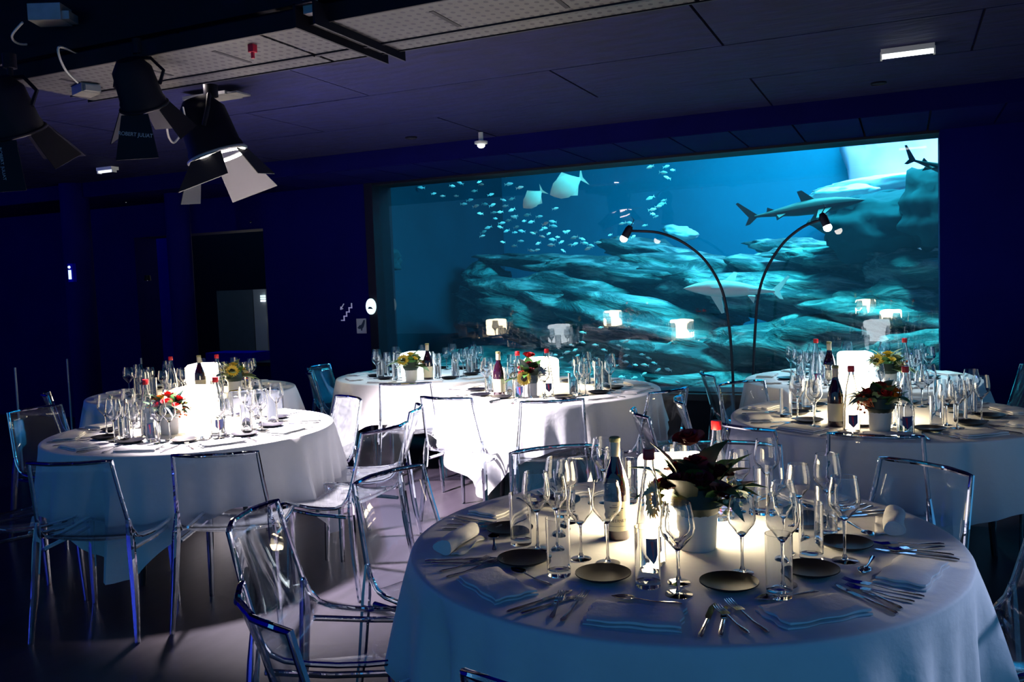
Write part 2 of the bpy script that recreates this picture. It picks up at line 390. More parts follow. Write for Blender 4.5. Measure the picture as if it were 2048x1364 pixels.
# px, py, distance Y, half size x, y, z, tilt (deg about the view axis), words
ROCKS = [
 (1115, 525, 12.6, 1.10, .8, .13, -6, 'rock', 'thin pale ledge under the upper school of fish'),
 (1230, 545, 12.0, 1.25, .8, .20, -5, 'rock', 'long pale layered ledge in the middle of the aquarium'),
 (1340, 600, 12.3, 1.2, .8, .26, -11, 'rock', 'teal rock filling the gap behind the pale shark'),
 (1700, 556, 12.2, .9, .8, .24, -6, 'rock', 'teal rock low behind the big dark boulder'),
 (1300, 505, 12.9, .70, .6, .20, -10, 'rock', 'rounded layered rock just below the left arc lamp'),
 (1362, 466, 13.3, .26, .3, .11, -12, 'paleledge', 'small pale rock standing above the middle ledge'),
 (1120, 625, 11.4, 1.25, .9, .55, -8, 'rock', 'broad dark teal boulder low in the left part of the tank'),
 (1400, 560, 12.0, 1.2, .8, .32, -8, 'rock', 'layered rock behind the pale shark'),
 (1310, 650, 10.9, 1.5, .8, .28, -13, 'rock', 'slanting teal ledge behind the left arc lamp pole'),
 (1440, 725, 10.2, 1.2, .7, .28, -10, 'rock', 'long slanting rock above the bright gravel'),
 (1570, 545, 11.8, .75, .7, .28, -9, 'rock', 'layered rock between the arc lamp and the boulder'),
 (1640, 610, 10.9, 1.3, .8, .34, -9, 'rock', 'wide sloping rock right of the arc lamps'),
 (1790, 640, 10.2, .95, .7, .36, -8, 'rock', 'dark sloping rock mass on the right of the tank'),
 (1620, 700, 9.9, 1.0, .7, .34, -6, 'rock', 'teal boulder behind the far right table'),
 (1830, 730, 9.4, .7, .6, .34, 0, 'rock', 'pale boulder at the lower right corner of the tank'),
 (1748, 452, 10.4, .60, .5, .34, 0, 'darkrock', 'big rounded dark boulder under the shark'),
 (1735, 410, 11.2, .62, .5, .11, 6, 'darkrock', 'dark flat rock lined with bright light above the big boulder'),
 (1868, 415, 9.9, .32, .4, .40, 0, 'darkrock', 'dark boulder at the upper right edge of the window'),
 (1850, 330, 14.0, 1.05, .5, 1.9, 0, 'glow_mass', 'pale lavender mass standing in for lamp glow at the upper right of the tank'),
 (1765, 366, 13.3, .78, .35, .10, 2, 'paleledge', 'bright white ledge at the upper right of the tank'),
 (1685, 390, 13.0, .45, .35, .12, 2, 'paleledge', 'bright pale ledge just above the shark'),
 (1590, 497, 12.4, .60, .5, .14, -5, 'rock', 'pale rock ledge left of the big dark boulder'),
 (1740, 515, 11.0, .95, .6, .14, -3, 'rock', 'narrow bright rim of rock under the big boulder'),
 (1850, 540, 10.4, .55, .6, .24, 0, 'rock', 'teal ledge by the right edge of the window'),
 (1000, 735, 10.6, 1.5, .8, .26, 0, 'rock', 'low dark rock bed along the left tank floor'),
 (1240, 765, 9.6, 1.0, .5, .14, -2, 'rock', 'low rock under the lower school of fish'),
 (1490, 785, 9.2, 1.1, .5, .20, -4, 'rock', 'pale sandy rock at the foot of the window'),
 (975, 590, 12.4, .42, .6, .55, 0, 'rock', 'upright dark rock at the left end of the reef'),
 (762, 520, 9.4, .16, .4, .16, 0, 'darkrock', 'squared dark rock by the left edge of the window'),
]
M['glow_mass'] = mat('lavender_glow', (.92, .48, .62), .95, var=.06, scale=1.5, spec=.05)  # lavender glow of the tank put into the colour of an added mass
M['darkrock'] = mat('dark_rock', (.02, .07, .09), .95, var=.4, scale=3, bump=.6, spec=.05)
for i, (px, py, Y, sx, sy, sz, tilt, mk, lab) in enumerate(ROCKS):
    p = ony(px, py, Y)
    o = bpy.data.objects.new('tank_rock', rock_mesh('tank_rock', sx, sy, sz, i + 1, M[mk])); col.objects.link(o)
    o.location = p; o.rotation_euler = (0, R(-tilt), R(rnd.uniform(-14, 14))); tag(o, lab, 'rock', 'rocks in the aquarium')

# fish
def fish_mesh(name, L=1.0, H=.36, W=.16, m='fish', fork=.22, fins=True):
    b = MB(); prof = [(-.5, .01), (-.42, .35), (-.28, .78), (-.08, 1.0), (.12, .86), (.28, .5), (.38, .2), (.42, .14)]
    rows_ = []
    for t, k in prof:
        rows_.append([(t * L, math.cos(a) * W / 2 * L * k, math.sin(a) * H / 2 * L * k) for a in [2 * math.pi * i / 10 for i in range(11)]])
    b.grid(rows_)
    t = .006 * L
    def fin(pts):
        k = len(pts)
        b.add([(x, -t, z) for x, z in pts] + [(x, t, z) for x, z in pts], [tuple(range(k)), tuple(range(2 * k - 1, k - 1, -1))] + [(i, i + k, (i + 1) % k + k, (i + 1) % k) for i in range(k)])
    fin([(.40 * L, .03 * L), (.56 * L, fork * L), (.49 * L, 0), (.56 * L, -fork * L), (.40 * L, -.03 * L)])
    if fins:
        fin([(-.15 * L, H * .45 * L), (.05 * L, H * .62 * L), (.3 * L, H * .2 * L)])
        fin([(-.02 * L, -H * .45 * L), (.15 * L, -H * .58 * L), (.3 * L, -H * .2 * L)])
    return b.mesh(name, M[m])
FM = fish_mesh('small_fish')
up_list = [(1010, 352), (940, 355), (893, 359), (963, 369), (982, 389), (1023, 398), (1060, 385), (1101, 339), (1125, 357), (1029, 433), (960, 427), (991, 437), (928, 408), (868, 387), (885, 392), (842, 375),
 (1111, 417), (1062, 444), (1048, 442), (1079, 433), (1054, 430), (1027, 434), (1004, 446), (1033, 454), (1043, 462), (1065, 466), (1069, 466), (1105, 443), (1107, 452), (1130, 464), (1135, 463), (1030, 465), (976, 455), (1000, 454),
 (1085, 473), (1105, 479), (1123, 484), (1042, 482), (1005, 484), (1076, 487), (1102, 490), (1062, 501), (1074, 500), (1126, 501), (965, 472), (967, 464), (1013, 462), (1023, 420), (1091, 447), (946, 345), (958, 364), (948, 382),
 (1300, 396), (1317, 413), (1323, 408), (1306, 428), (1312, 433), (1305, 419), (1289, 451), (1259, 446), (1244, 447), (1327, 401), (1334, 355), (1327, 345), (1333, 333), (1345, 340), (1298, 320), (1275, 327), (1285, 320), (1300, 334),
 (1148, 475), (1165, 478), (1182, 491), (1196, 485), (1169, 486), (1220, 470), (1267, 473), (1176, 497), (1150, 488), (1141, 490), (940, 400), (952, 412), (970, 408), (985, 410), (912, 392), (905, 372), (920, 366), (1040, 375), (1030, 350),
 (1018, 368), (1007, 400), (1010, 412), (1000, 424), (988, 425), (1016, 441), (1090, 456), (1083, 460), (1098, 467), (1115, 474), (1028, 492)]
lo_list = [(1165, 665), (1165, 685), (1190, 690), (1208, 700), (1221, 710), (1253, 682), (1254, 698), (1237, 691), (1252, 711), (1284, 709), (1297, 716), (1194, 717), (1168, 720), (1182, 727), (1231, 732), (1271, 730), (1289, 730), (1308, 726), (1251, 724),
 (1177, 738), (1316, 740), (1336, 739), (1288, 748), (1243, 754), (1269, 756), (1324, 757), (1296, 767), (1320, 771), (1330, 767), (1313, 778), (1330, 778), (1356, 764), (1401, 764), (1155, 711), (1150, 700), (1143, 725), (1149, 735), (1160, 752), (1180, 750),
 (1201, 655), (1110, 710), (1122, 716), (1101, 722), (1133, 705), (1092, 716), (1118, 735), (1136, 745), (1075, 718), (1062, 722), (1130, 760), (1170, 765), (1205, 768), (1225, 770), (1255, 770), (1190, 758), (1216, 750), (1345, 770), (1280, 775), (1142, 690), (1380, 770)]
for k, (lst, lab, grp, Y0, Y1) in enumerate([(up_list, 'small silver fish of the upper school', 'fish of the upper school', 9.2, 11.4), (lo_list, 'small silver fish of the lower school', 'fish of the lower school', 8.6, 9.2)]):
    for px, py in lst:
        Y = rnd.uniform(Y0, Y1); p = ony(px, py, Y); L = rnd.uniform(.065, .10) * (Y / 9.5)
        o = bpy.data.objects.new('small_fish', FM); col.objects.link(o); o.location = p; o.scale = (L, L, L)
        if k == 0:
            part_ = 'at its loose left tip' if px < 965 else 'in its dense middle' if px < 1160 else 'trailing off to its right'
        else:
            part_ = 'at its left end' if px < 1150 else 'in its middle' if px < 1260 else 'at its right end'
        lab2, grp2 = lab + ', ' + part_, grp + ' ' + part_
        o.rotation_euler = (R(rnd.uniform(-20, 20)), R(rnd.uniform(-22, 22)), R(rnd.choice((0, 180)) + rnd.uniform(-42, 42) + 25)); tag(o, lab2, 'fish', grp2)
BF = fish_mesh('big_fish', 1, .62, .22, 'bigfish', .26)
for px, py, L, ry, rz, lab in [(1066, 398, .30, -40, 20, 'deep-bodied pale fish turned nose down, the left of two'), (1133, 372, .42, -26, 28, 'deep-bodied pale fish with raised tail, the right of two')]:
    o = bpy.data.objects.new('big_fish', BF); col.objects.link(o); o.location = ony(px, py, 9.3); o.scale = (L, L, L)
    o.rotation_euler = (0, R(ry), R(rz)); tag(o, lab, 'fish', 'two big pale fish')
def shark_mesh(name, m):
    b = MB(); prof = [(-.50, .02), (-.46, .22), (-.38, .52), (-.25, .86), (-.08, 1), (.08, .86), (.25, .5), (.38, .24), (.45, .17)]
    rows_ = []
    for t, k in prof:
        rows_.append([(t, math.cos(a) * .075 * k, math.sin(a) * .07 * k + .01 * k) for a in [2 * math.pi * i / 14 for i in range(15)]])
    b.grid(rows_)
    def fin(pts, M_=None, t=.006):
        k = len(pts); vv = [Vector((x, -t, z)) for x, z in pts] + [Vector((x, t, z)) for x, z in pts]
        if M_: vv = [M_ @ q for q in vv]
        b.add(vv, [tuple(range(k)), tuple(range(2 * k - 1, k - 1, -1))] + [(i, i + k, (i + 1) % k + k, (i + 1) % k) for i in range(k)])
    fin([(-.10, .06), (.02, .17), (.06, .165), (.03, .06)])
    fin([(.26, .03), (.33, .065), (.34, .025)])
    fin([(.42, .012), (.58, .15), (.60, .14), (.50, 0), (.54, -.07), (.50, -.065), (.43, -.012)])
    for s in (-1, 1):
        Mx = Matrix.Translation((0, s * .05, -.02)) @ Matrix.Rotation(s * R(62), 4, 'X')
        fin([(-.22, 0), (-.08, -.19), (-.05, -.18), (-.10, 0)], Mx)
        fin([(.18, 0), (.25, -.07), (.26, 0)], Mx)
    return b.mesh(name, M[m])
SH = shark_mesh('shark', 'shark')
for nm, me, px, py, Y, L, ry, rz, lab in [('shark', SH, 1612, 418, 9.0, 1.08, 6, 180 + 12, 'grey shark swimming right above the big dark boulder'),
        ('shark', SH, 1895, 342, 8.9, .75, -18, 180 + 28, 'shark tail showing at the upper right edge of the window'),
        ('pale_shark', shark_mesh('pale_shark', 'sharkpale'), 1462, 580, 8.8, .92, 4, 12, 'pale shark with wide fins gliding left behind the arc lamps')]:
    o = bpy.data.objects.new(nm, me); col.objects.link(o); o.location = ony(px, py, Y); o.scale = (L, L * (1.5 if nm == 'pale_shark' else 1), L * (1.25 if nm == 'pale_shark' else 1))
    o.rotation_euler = (R(-25) if nm == 'pale_shark' else 0, R(ry), R(rz)); tag(o, lab, 'shark')

# ------------------------------------------------------------------ tables and cloths
TR = .80; TZ = .75
TAB = {
 'N': ((-.635, 2.585), 'nearest round table', 20, -85),
 'L': ((-3.82, 3.90), 'front left round table', 62, -70),
 'LB': ((-5.28, 5.42), 'far left round table', 15, -60),
 'C': ((-2.37, 5.90), 'middle round table', 33, -75),
 'CB': ((-3.88, 6.80), 'far middle round table', 5, -60),
 'R': ((-.10, 5.10), 'right round table', 50, -88),
 'RB': ((-.30, 6.80), 'far right round table', 20, -80),
}
def table_proto():
    root = empty('round_table')
    b = MB(); b.lathe([(.05, -.025), (TR - .02, -.025), (TR - .012, -.018), (TR - .012, -.006), (.05, -.004)], 48, (0, 0, TZ - .008)); b.build('tabletop', M['frame'], root)
    for sx in (-1, 1):
        for sy in (-1, 1):
            b = MB(); b.tube([(sx * .36, sy * .30, TZ - .035), (sx * .42, sy * .34, .0)], .016, 8); b.build('leg', M['frame'], root)
    for sx in (-1, 1):
        b = MB(); b.box((sx * .40, 0, .30), (.03, .64, .03)); b.box((sx * .365, 0, TZ - .05), (.03, .60, .03)); b.build('crossbar', M['frame'], root, smooth=False)
    return root
def cloth_mesh(seed, s=1.09, psi=0.0):
    n = 180; off = seed * 13.7
    rad = [0, .25, .5, .68, .755, .785]
    b = MB(); rows_ = []
    K = 12
    for i in range(n + 1):
        a = 2 * math.pi * (i % n) / n; row = []
        cs, sn = abs(math.cos(a - psi)), abs(math.sin(a - psi))
        rho = s / max(cs, sn); rho = min(rho, 1.44)
        corner = (rho - s) / (1.44 - s)
        for r_ in rad: row.append((r_ * math.cos(a), r_ * math.sin(a), TZ + .001))
        for e in (20, 45, 70):
            rr = .795 + .012 * math.sin(R(e)); row.append((rr * math.cos(a), rr * math.sin(a), TZ + .001 - .012 * (1 - math.cos(R(e)))))
        D = rho - TR
        for k in range(1, K + 1):
            t = k / K; d = D * t
            fold = math.sin(a * 19 + off + 1.6 * math.sin(a * 3 + off)) * .5 * (.55 + .45 * math.sin(a * 5 + off)) + math.sin(a * 31 + off * 2) * .22 + math.sin(a * 7 + off) * .4
            amp = .060 + .085 * corner
            rr = .808 + .035 * t + fold * amp * (t ** .8) + .03 * t * corner
            z = TZ - .012 - d * .93
            row.append((rr * math.cos(a), rr * math.sin(a), z))
        rows_.append(row)
    b.grid(rows_)
    return b.mesh('tablecloth', M['cloth'])
proto = table_proto(); first = True
for i, (k, (c, nm, psi, th0)) in enumerate(TAB.items()):
    t = proto if first else copy_tree(proto); first = False
    t.location = (c[0], c[1], 0); t.rotation_euler.z = R(psi)
    tag(t, 'round banquet table on dark steel legs, the %s' % nm, 'table', 'round banquet tables')
    o = bpy.data.objects.new('tablecloth', cloth_mesh(i + 1, 1.12 if k != 'C' else 1.08, R(psi))); col.objects.link(o)
    o.location = (c[0], c[1], 0); tag(o, 'white cloth draped over the %s' % nm, 'tablecloth', 'white round tablecloths')

# ------------------------------------------------------------------ tableware prototypes
def hide_proto(o): return o
def wine_proto(name, h, rb, parts=True):
    """h overall height, rb bowl radius"""
    root = empty(name)
    hb = h * .50; zs = h - hb
    out = [(.006, zs - .004), (.014, zs + .004), (rb * .55, zs + hb * .14), (rb * .9, zs + hb * .30), (rb, zs + hb * .44), (rb * .95, zs + hb * .68), (rb * .80, h)]
    inn = [(max(0.0005, r - .0018), z + (.002 if j < 3 else 0)) for j, (r, z) in enumerate(out)]; inn[0] = (0.0, zs + .006)
    b = MB(); b.lathe([(0, zs - .004)] + out + inn[::-1], 20, cap=False); b.build('bowl', M['glass'], root)
    b = MB(); b.lathe([(0, .005), (.009, .006), (.0042, .02), (.0036, zs * .5), (.0045, zs - .012), (.006, zs - .0045), (0, zs - .0045)], 10, cap=False); b.build('stem', M['glass'], root)
    b = MB(); b.lathe([(0, 0), (rb * .80, 0), (rb * .80, .0012), (rb * .3, .0035), (0, .0048)], 20, cap=False); b.build('foot', M['glass'], root)
    return root
def tumbler_proto():
    root = empty('tumbler'); r, h = .033, .155
    b = MB(); b.lathe([(0, 0), (r * .94, 0), (r * .97, .004), (r, h), (r - .0016, h), (r * .97 - .0016, .016), (0, .014)], 20, cap=False); b.build('glass_body', M['glass'], root)
    return root
def plate_proto():
    root = empty('bread_plate'); r = .074
    b = MB(); b.lathe([(0, .002), (r * .55, .001), (r * .7, .003), (r, .014), (r, .017), (r * .97, .0165), (r * .68, .006), (0, .005)], 32, cap=False); b.build('plate_body', M['plate'], root)
    return root
def knife_proto(L=.21):
    root = empty('table_knife')
    b = MB(); b.tube([(0, -L / 2, .004), (0, -L / 2 + .01, .0045), (0, -L * .1, .004), (0, -.0, .004)], [.004, .0065, .0048, .0042], 8, sq=.6); b.build('handle', M['steel'], root)
    b = MB(); pts = [(-.0045, 0), (-.0095, .02), (-.0098, L * .36), (-.002, L * .5), (.004, L * .47), (.0055, 0)]
    k = len(pts); b.add([(x, y, .0032) for x, y in pts] + [(x, y, .0044) for x, y in pts], [tuple(range(k - 1, -1, -1)), tuple(range(k, 2 * k))] + [(i, (i + 1) % k, (i + 1) % k + k, i + k) for i in range(k)])
    b.build('blade', M['steel'], root, smooth=False); return root
def fork_proto(L=.19):
    root = empty('table_fork')
    b = MB(); b.tube([(0, -L / 2, .004), (0, -L / 2 + .012, .0045), (0, -L * .15, .0035), (0, L * .16, .008)], [.004, .0075, .0035, .003], 8, sq=.4); b.build('handle', M['steel'], root)
    b = MB(); b.box((0, L * .21, .008), (.022, .024, .002))
    for i in range(4): b.tube([(-.0093 + i * .0062, L * .26, .008), (-.0093 + i * .0062, L * .38, .007), (-.0088 + i * .0059, L * .5, .012)], [.0019, .0018, .0009], 5)
    b.build('tines', M['steel'], root); return root
def spoon_proto(L=.17):
    root = empty('dessert_spoon')
    b = MB(); b.tube([(0, -L / 2, .004), (0, -L / 2 + .012, .0045), (0, -L * .1, .0035), (0, L * .2, .008)], [.004, .007, .0033, .003], 8, sq=.4); b.build('handle', M['steel'], root)
    b = MB(); rows_ = []
    for i in range(7):
        t = i / 6; wd = .017 * math.sin(math.pi * min(1, .12 + .88 * t) ** .9) + .001
        rows_.append([(wd * s, L * .18 + t * .058, .009 - .007 * (1 - s * s) * math.sin(math.pi * t)) for s in (-1, -.6, 0, .6, 1)])
    b.grid(rows_); o = b.build('bowl', M['steel'], root); solidify(o, .0012); return root
def napkin_flat_proto(seed):
    root = empty('folded_napkin'); r = random.Random(seed)
    def layer(name, w_, d_, z, t, sh):
        b = MB(); nx, ny = 16, 10
        def zz(x, y): return .004 * math.sin(x * 22 + seed) * math.cos(y * 19 + seed * 2) * .5
        top = [[((-.5 + i / nx) * w_ + .004 * math.sin(j * 1.3 + seed) + sh, (-.5 + j / ny) * d_ + .003 * math.sin(i * .9 + seed), z + t + zz((-.5 + i / nx) * w_, (-.5 + j / ny) * d_) - (.003 if i in (0, nx) or j in (0, ny) else 0)) for i in range(nx + 1)] for j in range(ny + 1)]
        b.grid(top)
        bot = [[(x, y, z) for x, y, _ in row] for row in top]
        b.grid([rw[::-1] for rw in bot])
        b.grid([bot[0], top[0]]); b.grid([top[-1], bot[-1]]); b.grid([[rw[0] for rw in top], [rw[0] for rw in bot]]); b.grid([[rw[-1] for rw in bot], [rw[-1] for rw in top]])
        b.build(name, M['napkin'], root)
    layer('lower_fold', .225, .125, .0005, .007, 0); layer('upper_fold', .215, .118, .009, .008, .004)
    return root
def napkin_roll_proto(seed):
    root = empty('rolled_napkin')
    b = MB(); rows_ = []
    for i in range(13):
        y = (-.5 + i / 12) * .20; row = []
        for k in range(17):
            a = 2 * math.pi * k / 16; rr = .024 + .0025 * math.sin(3 * a + y * 30 + seed)
            row.append((rr * 1.25 * math.cos(a), y + .004 * math.sin(a * 2), .0245 + rr * math.sin(a) * .9))
        rows_.append(row)
    b.grid(rows_); n0 = len(b.v)
    b.add([rows_[0][k] for k in range(16)], [tuple(range(16))]); b.add([rows_[-1][k] for k in range(16)], [tuple(range(15, -1, -1))])
    b.build('roll', M['napkin'], root)
    b = MB(); b.grid([[(.024 + .03 * t, (-.5 + i / 8) * .19, .006 + .006 * math.sin(i + t * 3) * t) for i in range(9)] for t in (0, .33, .66, 1)]); o = b.build('loose_edge', M['napkin'], root); solidify(o, .003)
    return root
def wine_bottle_proto(near=False):
    root = empty('wine_bottle')
    b = MB(); b.lathe([(0, .0), (.036, 0), (.040, .006), (.040, .15), (.037, .175), (.028, .205), (.018, .232), (.0145, .25), (.0145, .296), (0, .296)], 28, cap=False); b.build('bottle_body', M['wineglass'], root)
    b = MB(); b.lathe([(.0152, .252), (.0155, .256), (.0155, .300), (.0135, .3035), (.010, .304)], 20, cap=False); b.build('capsule', M['foil'], root)
    b = MB(); b.lathe([(.0162, .296), (.0170, .298), (.0170, .308), (.0140, .311), (0, .311)], 20, cap=True); b.build('lip', M['cork'], root)
    b = MB(); n = 24; a0, a1 = R(-165), R(-15)
    b.grid([[(.0406 * math.cos(a0 + (a1 - a0) * i / n), .0406 * math.sin(a0 + (a1 - a0) * i / n), z) for i in range(n + 1)] for z in (.03, .12)])
    lb = b.build('label', M['paper'], root)
    for word, z, sz in ([('CABERNET', .062, .012)] if near else []):
        k = len(word)
        for q, chx in enumerate(word):
            a = R(-90) + (q - (k - 1) / 2) * .19
            text_mesh('letter', chx, sz, M['ink'], lb, Matrix.Translation((.0412 * math.cos(a), .0412 * math.sin(a), z)) @ Matrix.Rotation(a + R(90), 4, 'Z') @ Matrix.Rotation(R(90), 4, 'X'), .0002)
    if near:
        for z, wd, th in ((.108, .5, .0015), (.098, 1.0, .004), (.094, .9, .0012), (.078, .35, .005), (.045, 1.2, .001)):
            b = MB(); b.grid([[(.0410 * math.cos(R(-90) + wd * (i / 8 - .5)), .0410 * math.sin(R(-90) + wd * (i / 8 - .5)), zz) for i in range(9)] for zz in (z, z + th)]); b.build('printed_line', M['ink'], lb)
    return root
def water_bottle_proto():
    root = empty('water_bottle')
    out = [(.036, 0), (.040, .006), (.0405, .10), (.038, .115), (.034, .15), (.022, .235), (.0145, .272), (.0135, .30)]
    inn = [(r - .003, z) for r, z in out]; inn[0] = (.034, .012)
    b = MB(); b.lathe([(0, 0)] + out + inn[::-1] + [(0, .010)], 24, cap=False); b.build('bottle_body', M['glass'], root)
    b = MB(); b.lathe([(.016, .292), (.0165, .294), (.0165, .318), (.0145, .321), (0, .321)], 20, cap=True); b.build('cap', M['redcap'], root)
    for nm, m_, pts, r_ in (('label', 'inkblue', [(-.55, .085), (.55, .085), (.5, .045), (0, .022), (-.5, .045)], .0412), ('label_mark', 'inkred', [(-.22, .078), (.02, .078), (.03, .03), (-.0, .03)], .0418)):
        b = MB(); cols = 10; A0 = min(q[0] for q in pts); A1 = max(q[0] for q in pts); rows_ = []
        if nm == 'label':
            for i in range(cols + 1):
                a = A0 + (A1 - A0) * i / cols; t = abs(a) / .55; rows_.append([(r_ * math.cos(R(-90) + a), r_ * math.sin(R(-90) + a), z) for z in (.022 + .023 * t, .085)])
            b.grid(rows_)
        else:
            b.add([(r_ * math.cos(R(-90) + a), r_ * math.sin(R(-90) + a), z) for a, z in pts], [tuple(range(len(pts)))])
        b.build(nm, M[m_], root)
    return root
def rose(b, c, r, ax=(0, 0, 1), seed=0):
    rr = random.Random(seed); q = Vector((0, 0, 1)).rotation_difference(Vector(ax).normalized()); c = Vector(c)
    for ring, (n, rad, h, tilt) in enumerate([(3, .25, .62, .15), (5, .5, .55, .4), (6, .85, .42, .8)]):
        for i in range(n):
            a0 = 2 * math.pi * (i + .35 * ring) / n + rr.uniform(-.2, .2); wdt = 2 * math.pi / n * .72
            rows_ = []
            for t in (0, .35, .7, 1):
                row = []
                for s in (-1, -.5, 0, .5, 1):
                    a = a0 + s * wdt * (.6 + .4 * t); R2 = r * (rad * (.35 + .65 * t) + tilt * .18 * t * t) * (1 + .06 * s * s)
                    row.append(c + q @ Vector((R2 * math.cos(a), R2 * math.sin(a), r * (h * t * 1.3 - .25 - .14 * s * s * t))))
                rows_.append(row)
            b.grid(rows_)
    v, f = ICO_S; b.add([c + q @ (x * r * .42) for x in v], f)
ICO_S = icos(1)
def leaf_pts(base, tip, wd, up, bend=.25, n=6):
    base, tip = Vector(base), Vector(tip); d = tip - base; s = d.cross(Vector(up)).normalized(); u = s.cross(d).normalized(); rows_ = []
    for i in range(n + 1):
        t = i / n; wv = wd * math.sin(math.pi * (t ** .8)) * .5 + .0004; m_ = base + d * t + u * (math.sin(math.pi * t) * bend * d.length)
        rows_.append([m_ - s * wv + u * wv * .3, m_, m_ + s * wv + u * wv * .3])
    return rows_
def bouquet(kind, seed):
    rr = random.Random(seed); root = empty('flower_arrangement')
    b = MB(); b.lathe([(0, 0), (.040, 0), (.042, .004), (.047, .085), (.0475, .088), (.044, .088), (.038, .02), (0, .018)], 28, cap=False); b.build('pot', M['pot'], root)
    b = MB(); b.lathe([(0, .075), (.043, .075), (.06, .10), (.05, .14), (0, .155)], 16, cap=False); b.build('foliage_core', M['leafd'], root)
    H0 = .095
    lm = {'dark': ['leafd', 'leafd', 'leaf'], 'warm': ['leaf', 'leafp', 'leaf', 'leafd'], 'yellow': ['leafp', 'leaf', 'leafp']}[kind]
    for i in range(30):
        a = rr.uniform(0, 2 * math.pi); el = rr.uniform(-.25, 1.2); L = rr.uniform(.085, .15)
        d = Vector((math.cos(a) * math.cos(el), math.sin(a) * math.cos(el), math.sin(el)))
        bs = Vector((math.cos(a) * .035, math.sin(a) * .035, H0 + .01)); b = MB(); b.grid(leaf_pts(bs, bs + d * L, L * .42, (0, 0, 1), rr.uniform(.05, .3)))
        b.build('leaf', M[rr.choice(lm)], root)
    cols = {'dark': ['dred', 'dred', 'red', 'dred'], 'warm': ['red', 'red', 'orange', 'red'], 'yellow': ['yellow', 'cream', 'cream', 'yellow']}[kind]
    spots = [(.0, .0, .10), (.05, .02, .075), (-.05, .015, .08), (.02, -.055, .07), (-.035, -.05, .06), (.065, -.04, .045), (-.07, -.02, .05), (.0, .06, .07)]
    for i, (x, y, z) in enumerate(spots):
        b = MB(); r_ = rr.uniform(.024, .033); rose(b, (x, y, H0 + z), r_, (x * 6, y * 6, .8), seed * 10 + i)
        b.build('rose', M[cols[i % len(cols)]], root)
    if kind == 'dark':
        b = MB(); rose(b, (-.01, -.01, H0 + .15), .036, (-.1, -.3, 1), 77); b.build('rose', M['red'], root)
    def sunflower(c, ax, r_, pm):
        q = Vector((0, 0, 1)).rotation_difference(Vector(ax).normalized()); c = Vector(c); b = MB()
        for ring in range(2):
            n = 15
            for i in range(n):
                a = 2 * math.pi * (i + .5 * ring) / n; dr = Vector((math.cos(a), math.sin(a), .12 + .2 * ring)); bs = c + q @ (dr * r_ * .4); tp = c + q @ (Vector((math.cos(a), math.sin(a), .1 + .25 * ring)) * r_)
                b.grid(leaf_pts(bs, tp, r_ * .3, q @ Vector((0, 0, 1)), .12, 4))
        o = b.build('sunflower', M[pm], root)
        b = MB(); v, f = ICO_S; b.add([c + q @ Vector((x.x * r_ * .47, x.y * r_ * .47, x.z * r_ * .16 + r_ * .06)) for x in v], f); b.build('flower_centre', M['brown'], o)
    ca = -1.97 # towards the camera side
    if kind == 'dark': sunflower((-.075, -.045, H0 + .02), (-.8, -.7, .15), .045, 'yellow')
    if kind == 'warm': sunflower((.03, -.075, H0 + .03), (.3, -1, .3), .04, 'cream')
    if kind == 'yellow': sunflower((-.06, -.04, H0 + .06), (-.4, -.8, .6), .045, 'yellow')
    b = MB(); v, f = ICO_S
    for i in range(22):
        a = rr.uniform(0, 1.6) - .6; c = Vector((math.cos(a) * rr.uniform(.07, .105), math.sin(a) * rr.uniform(.07, .105), H0 + rr.uniform(-.01, .06)))
        b.add([c + x * .0065 for x in v], f)
        b.tube([c, Vector((c.x * .5, c.y * .5, H0))], .001, 4)
    b.build('berry_sprig', M['berry' if kind != 'dark' else 'cream'], root)
    return root
def cube_lamp(name, mt):
    root = empty(name); s = .215; r_ = .028; b = MB(); n = 5
    # rounded cube
    vv = []
    import bmesh
    bm = bmesh.new(); bmesh.ops.create_cube(bm, size=s); bmesh.ops.bevel(bm, geom=bm.edges[:], offset=r_, segments=4, affect='EDGES', profile=.5)
    me = bpy.data.meshes.new('diffuser'); bm.to_mesh(me); bm.free(); me.materials.append(mt)
    me.polygons.foreach_set('use_smooth', [True] * len(me.polygons)); me.update()
    o = bpy.data.objects.new('diffuser', me); col.objects.link(o); o.parent = root; o.location = (0, 0, s / 2 + .012)
    b = MB(); b.box((0, 0, .006), (s * .7, s * .7, .012)); b.build('base', M['whitepl'], root, smooth=False)
    return root

PRO = dict(wl=wine_proto('wine_glass', .232, .043), ws=wine_proto('wine_glass', .205, .037), tb=tumbler_proto(), pl=plate_proto(), kn=knife_proto(.215), ks=knife_proto(.185),
           fk=fork_proto(.195), fs=fork_proto(.165), sp=spoon_proto(), nf=[napkin_flat_proto(s) for s in (1, 2, 3)], nr=napkin_roll_proto(1),
           wb=wine_bottle_proto(False), wbn=wine_bottle_proto(True), wa=water_bottle_proto(), bq={k: bouquet(k, s) for k, s in (('dark', 3), ('warm', 5), ('yellow', 8))},
           lw=cube_lamp('cube_lamp', M['lampwarm']), lc=cube_lamp('cube_lamp', M['lampcool']))
protos = [q for v_ in PRO.values() for q in (v_ if isinstance(v_, list) else v_.values() if isinstance(v_, dict) else [v_])]
def put(pro, x, y, z, rz, label, cat, group=None):
    o = copy_tree(pro); o.location = (x, y, z); o.rotation_euler = (0, 0, rz); tag(o, label, cat, group); return o

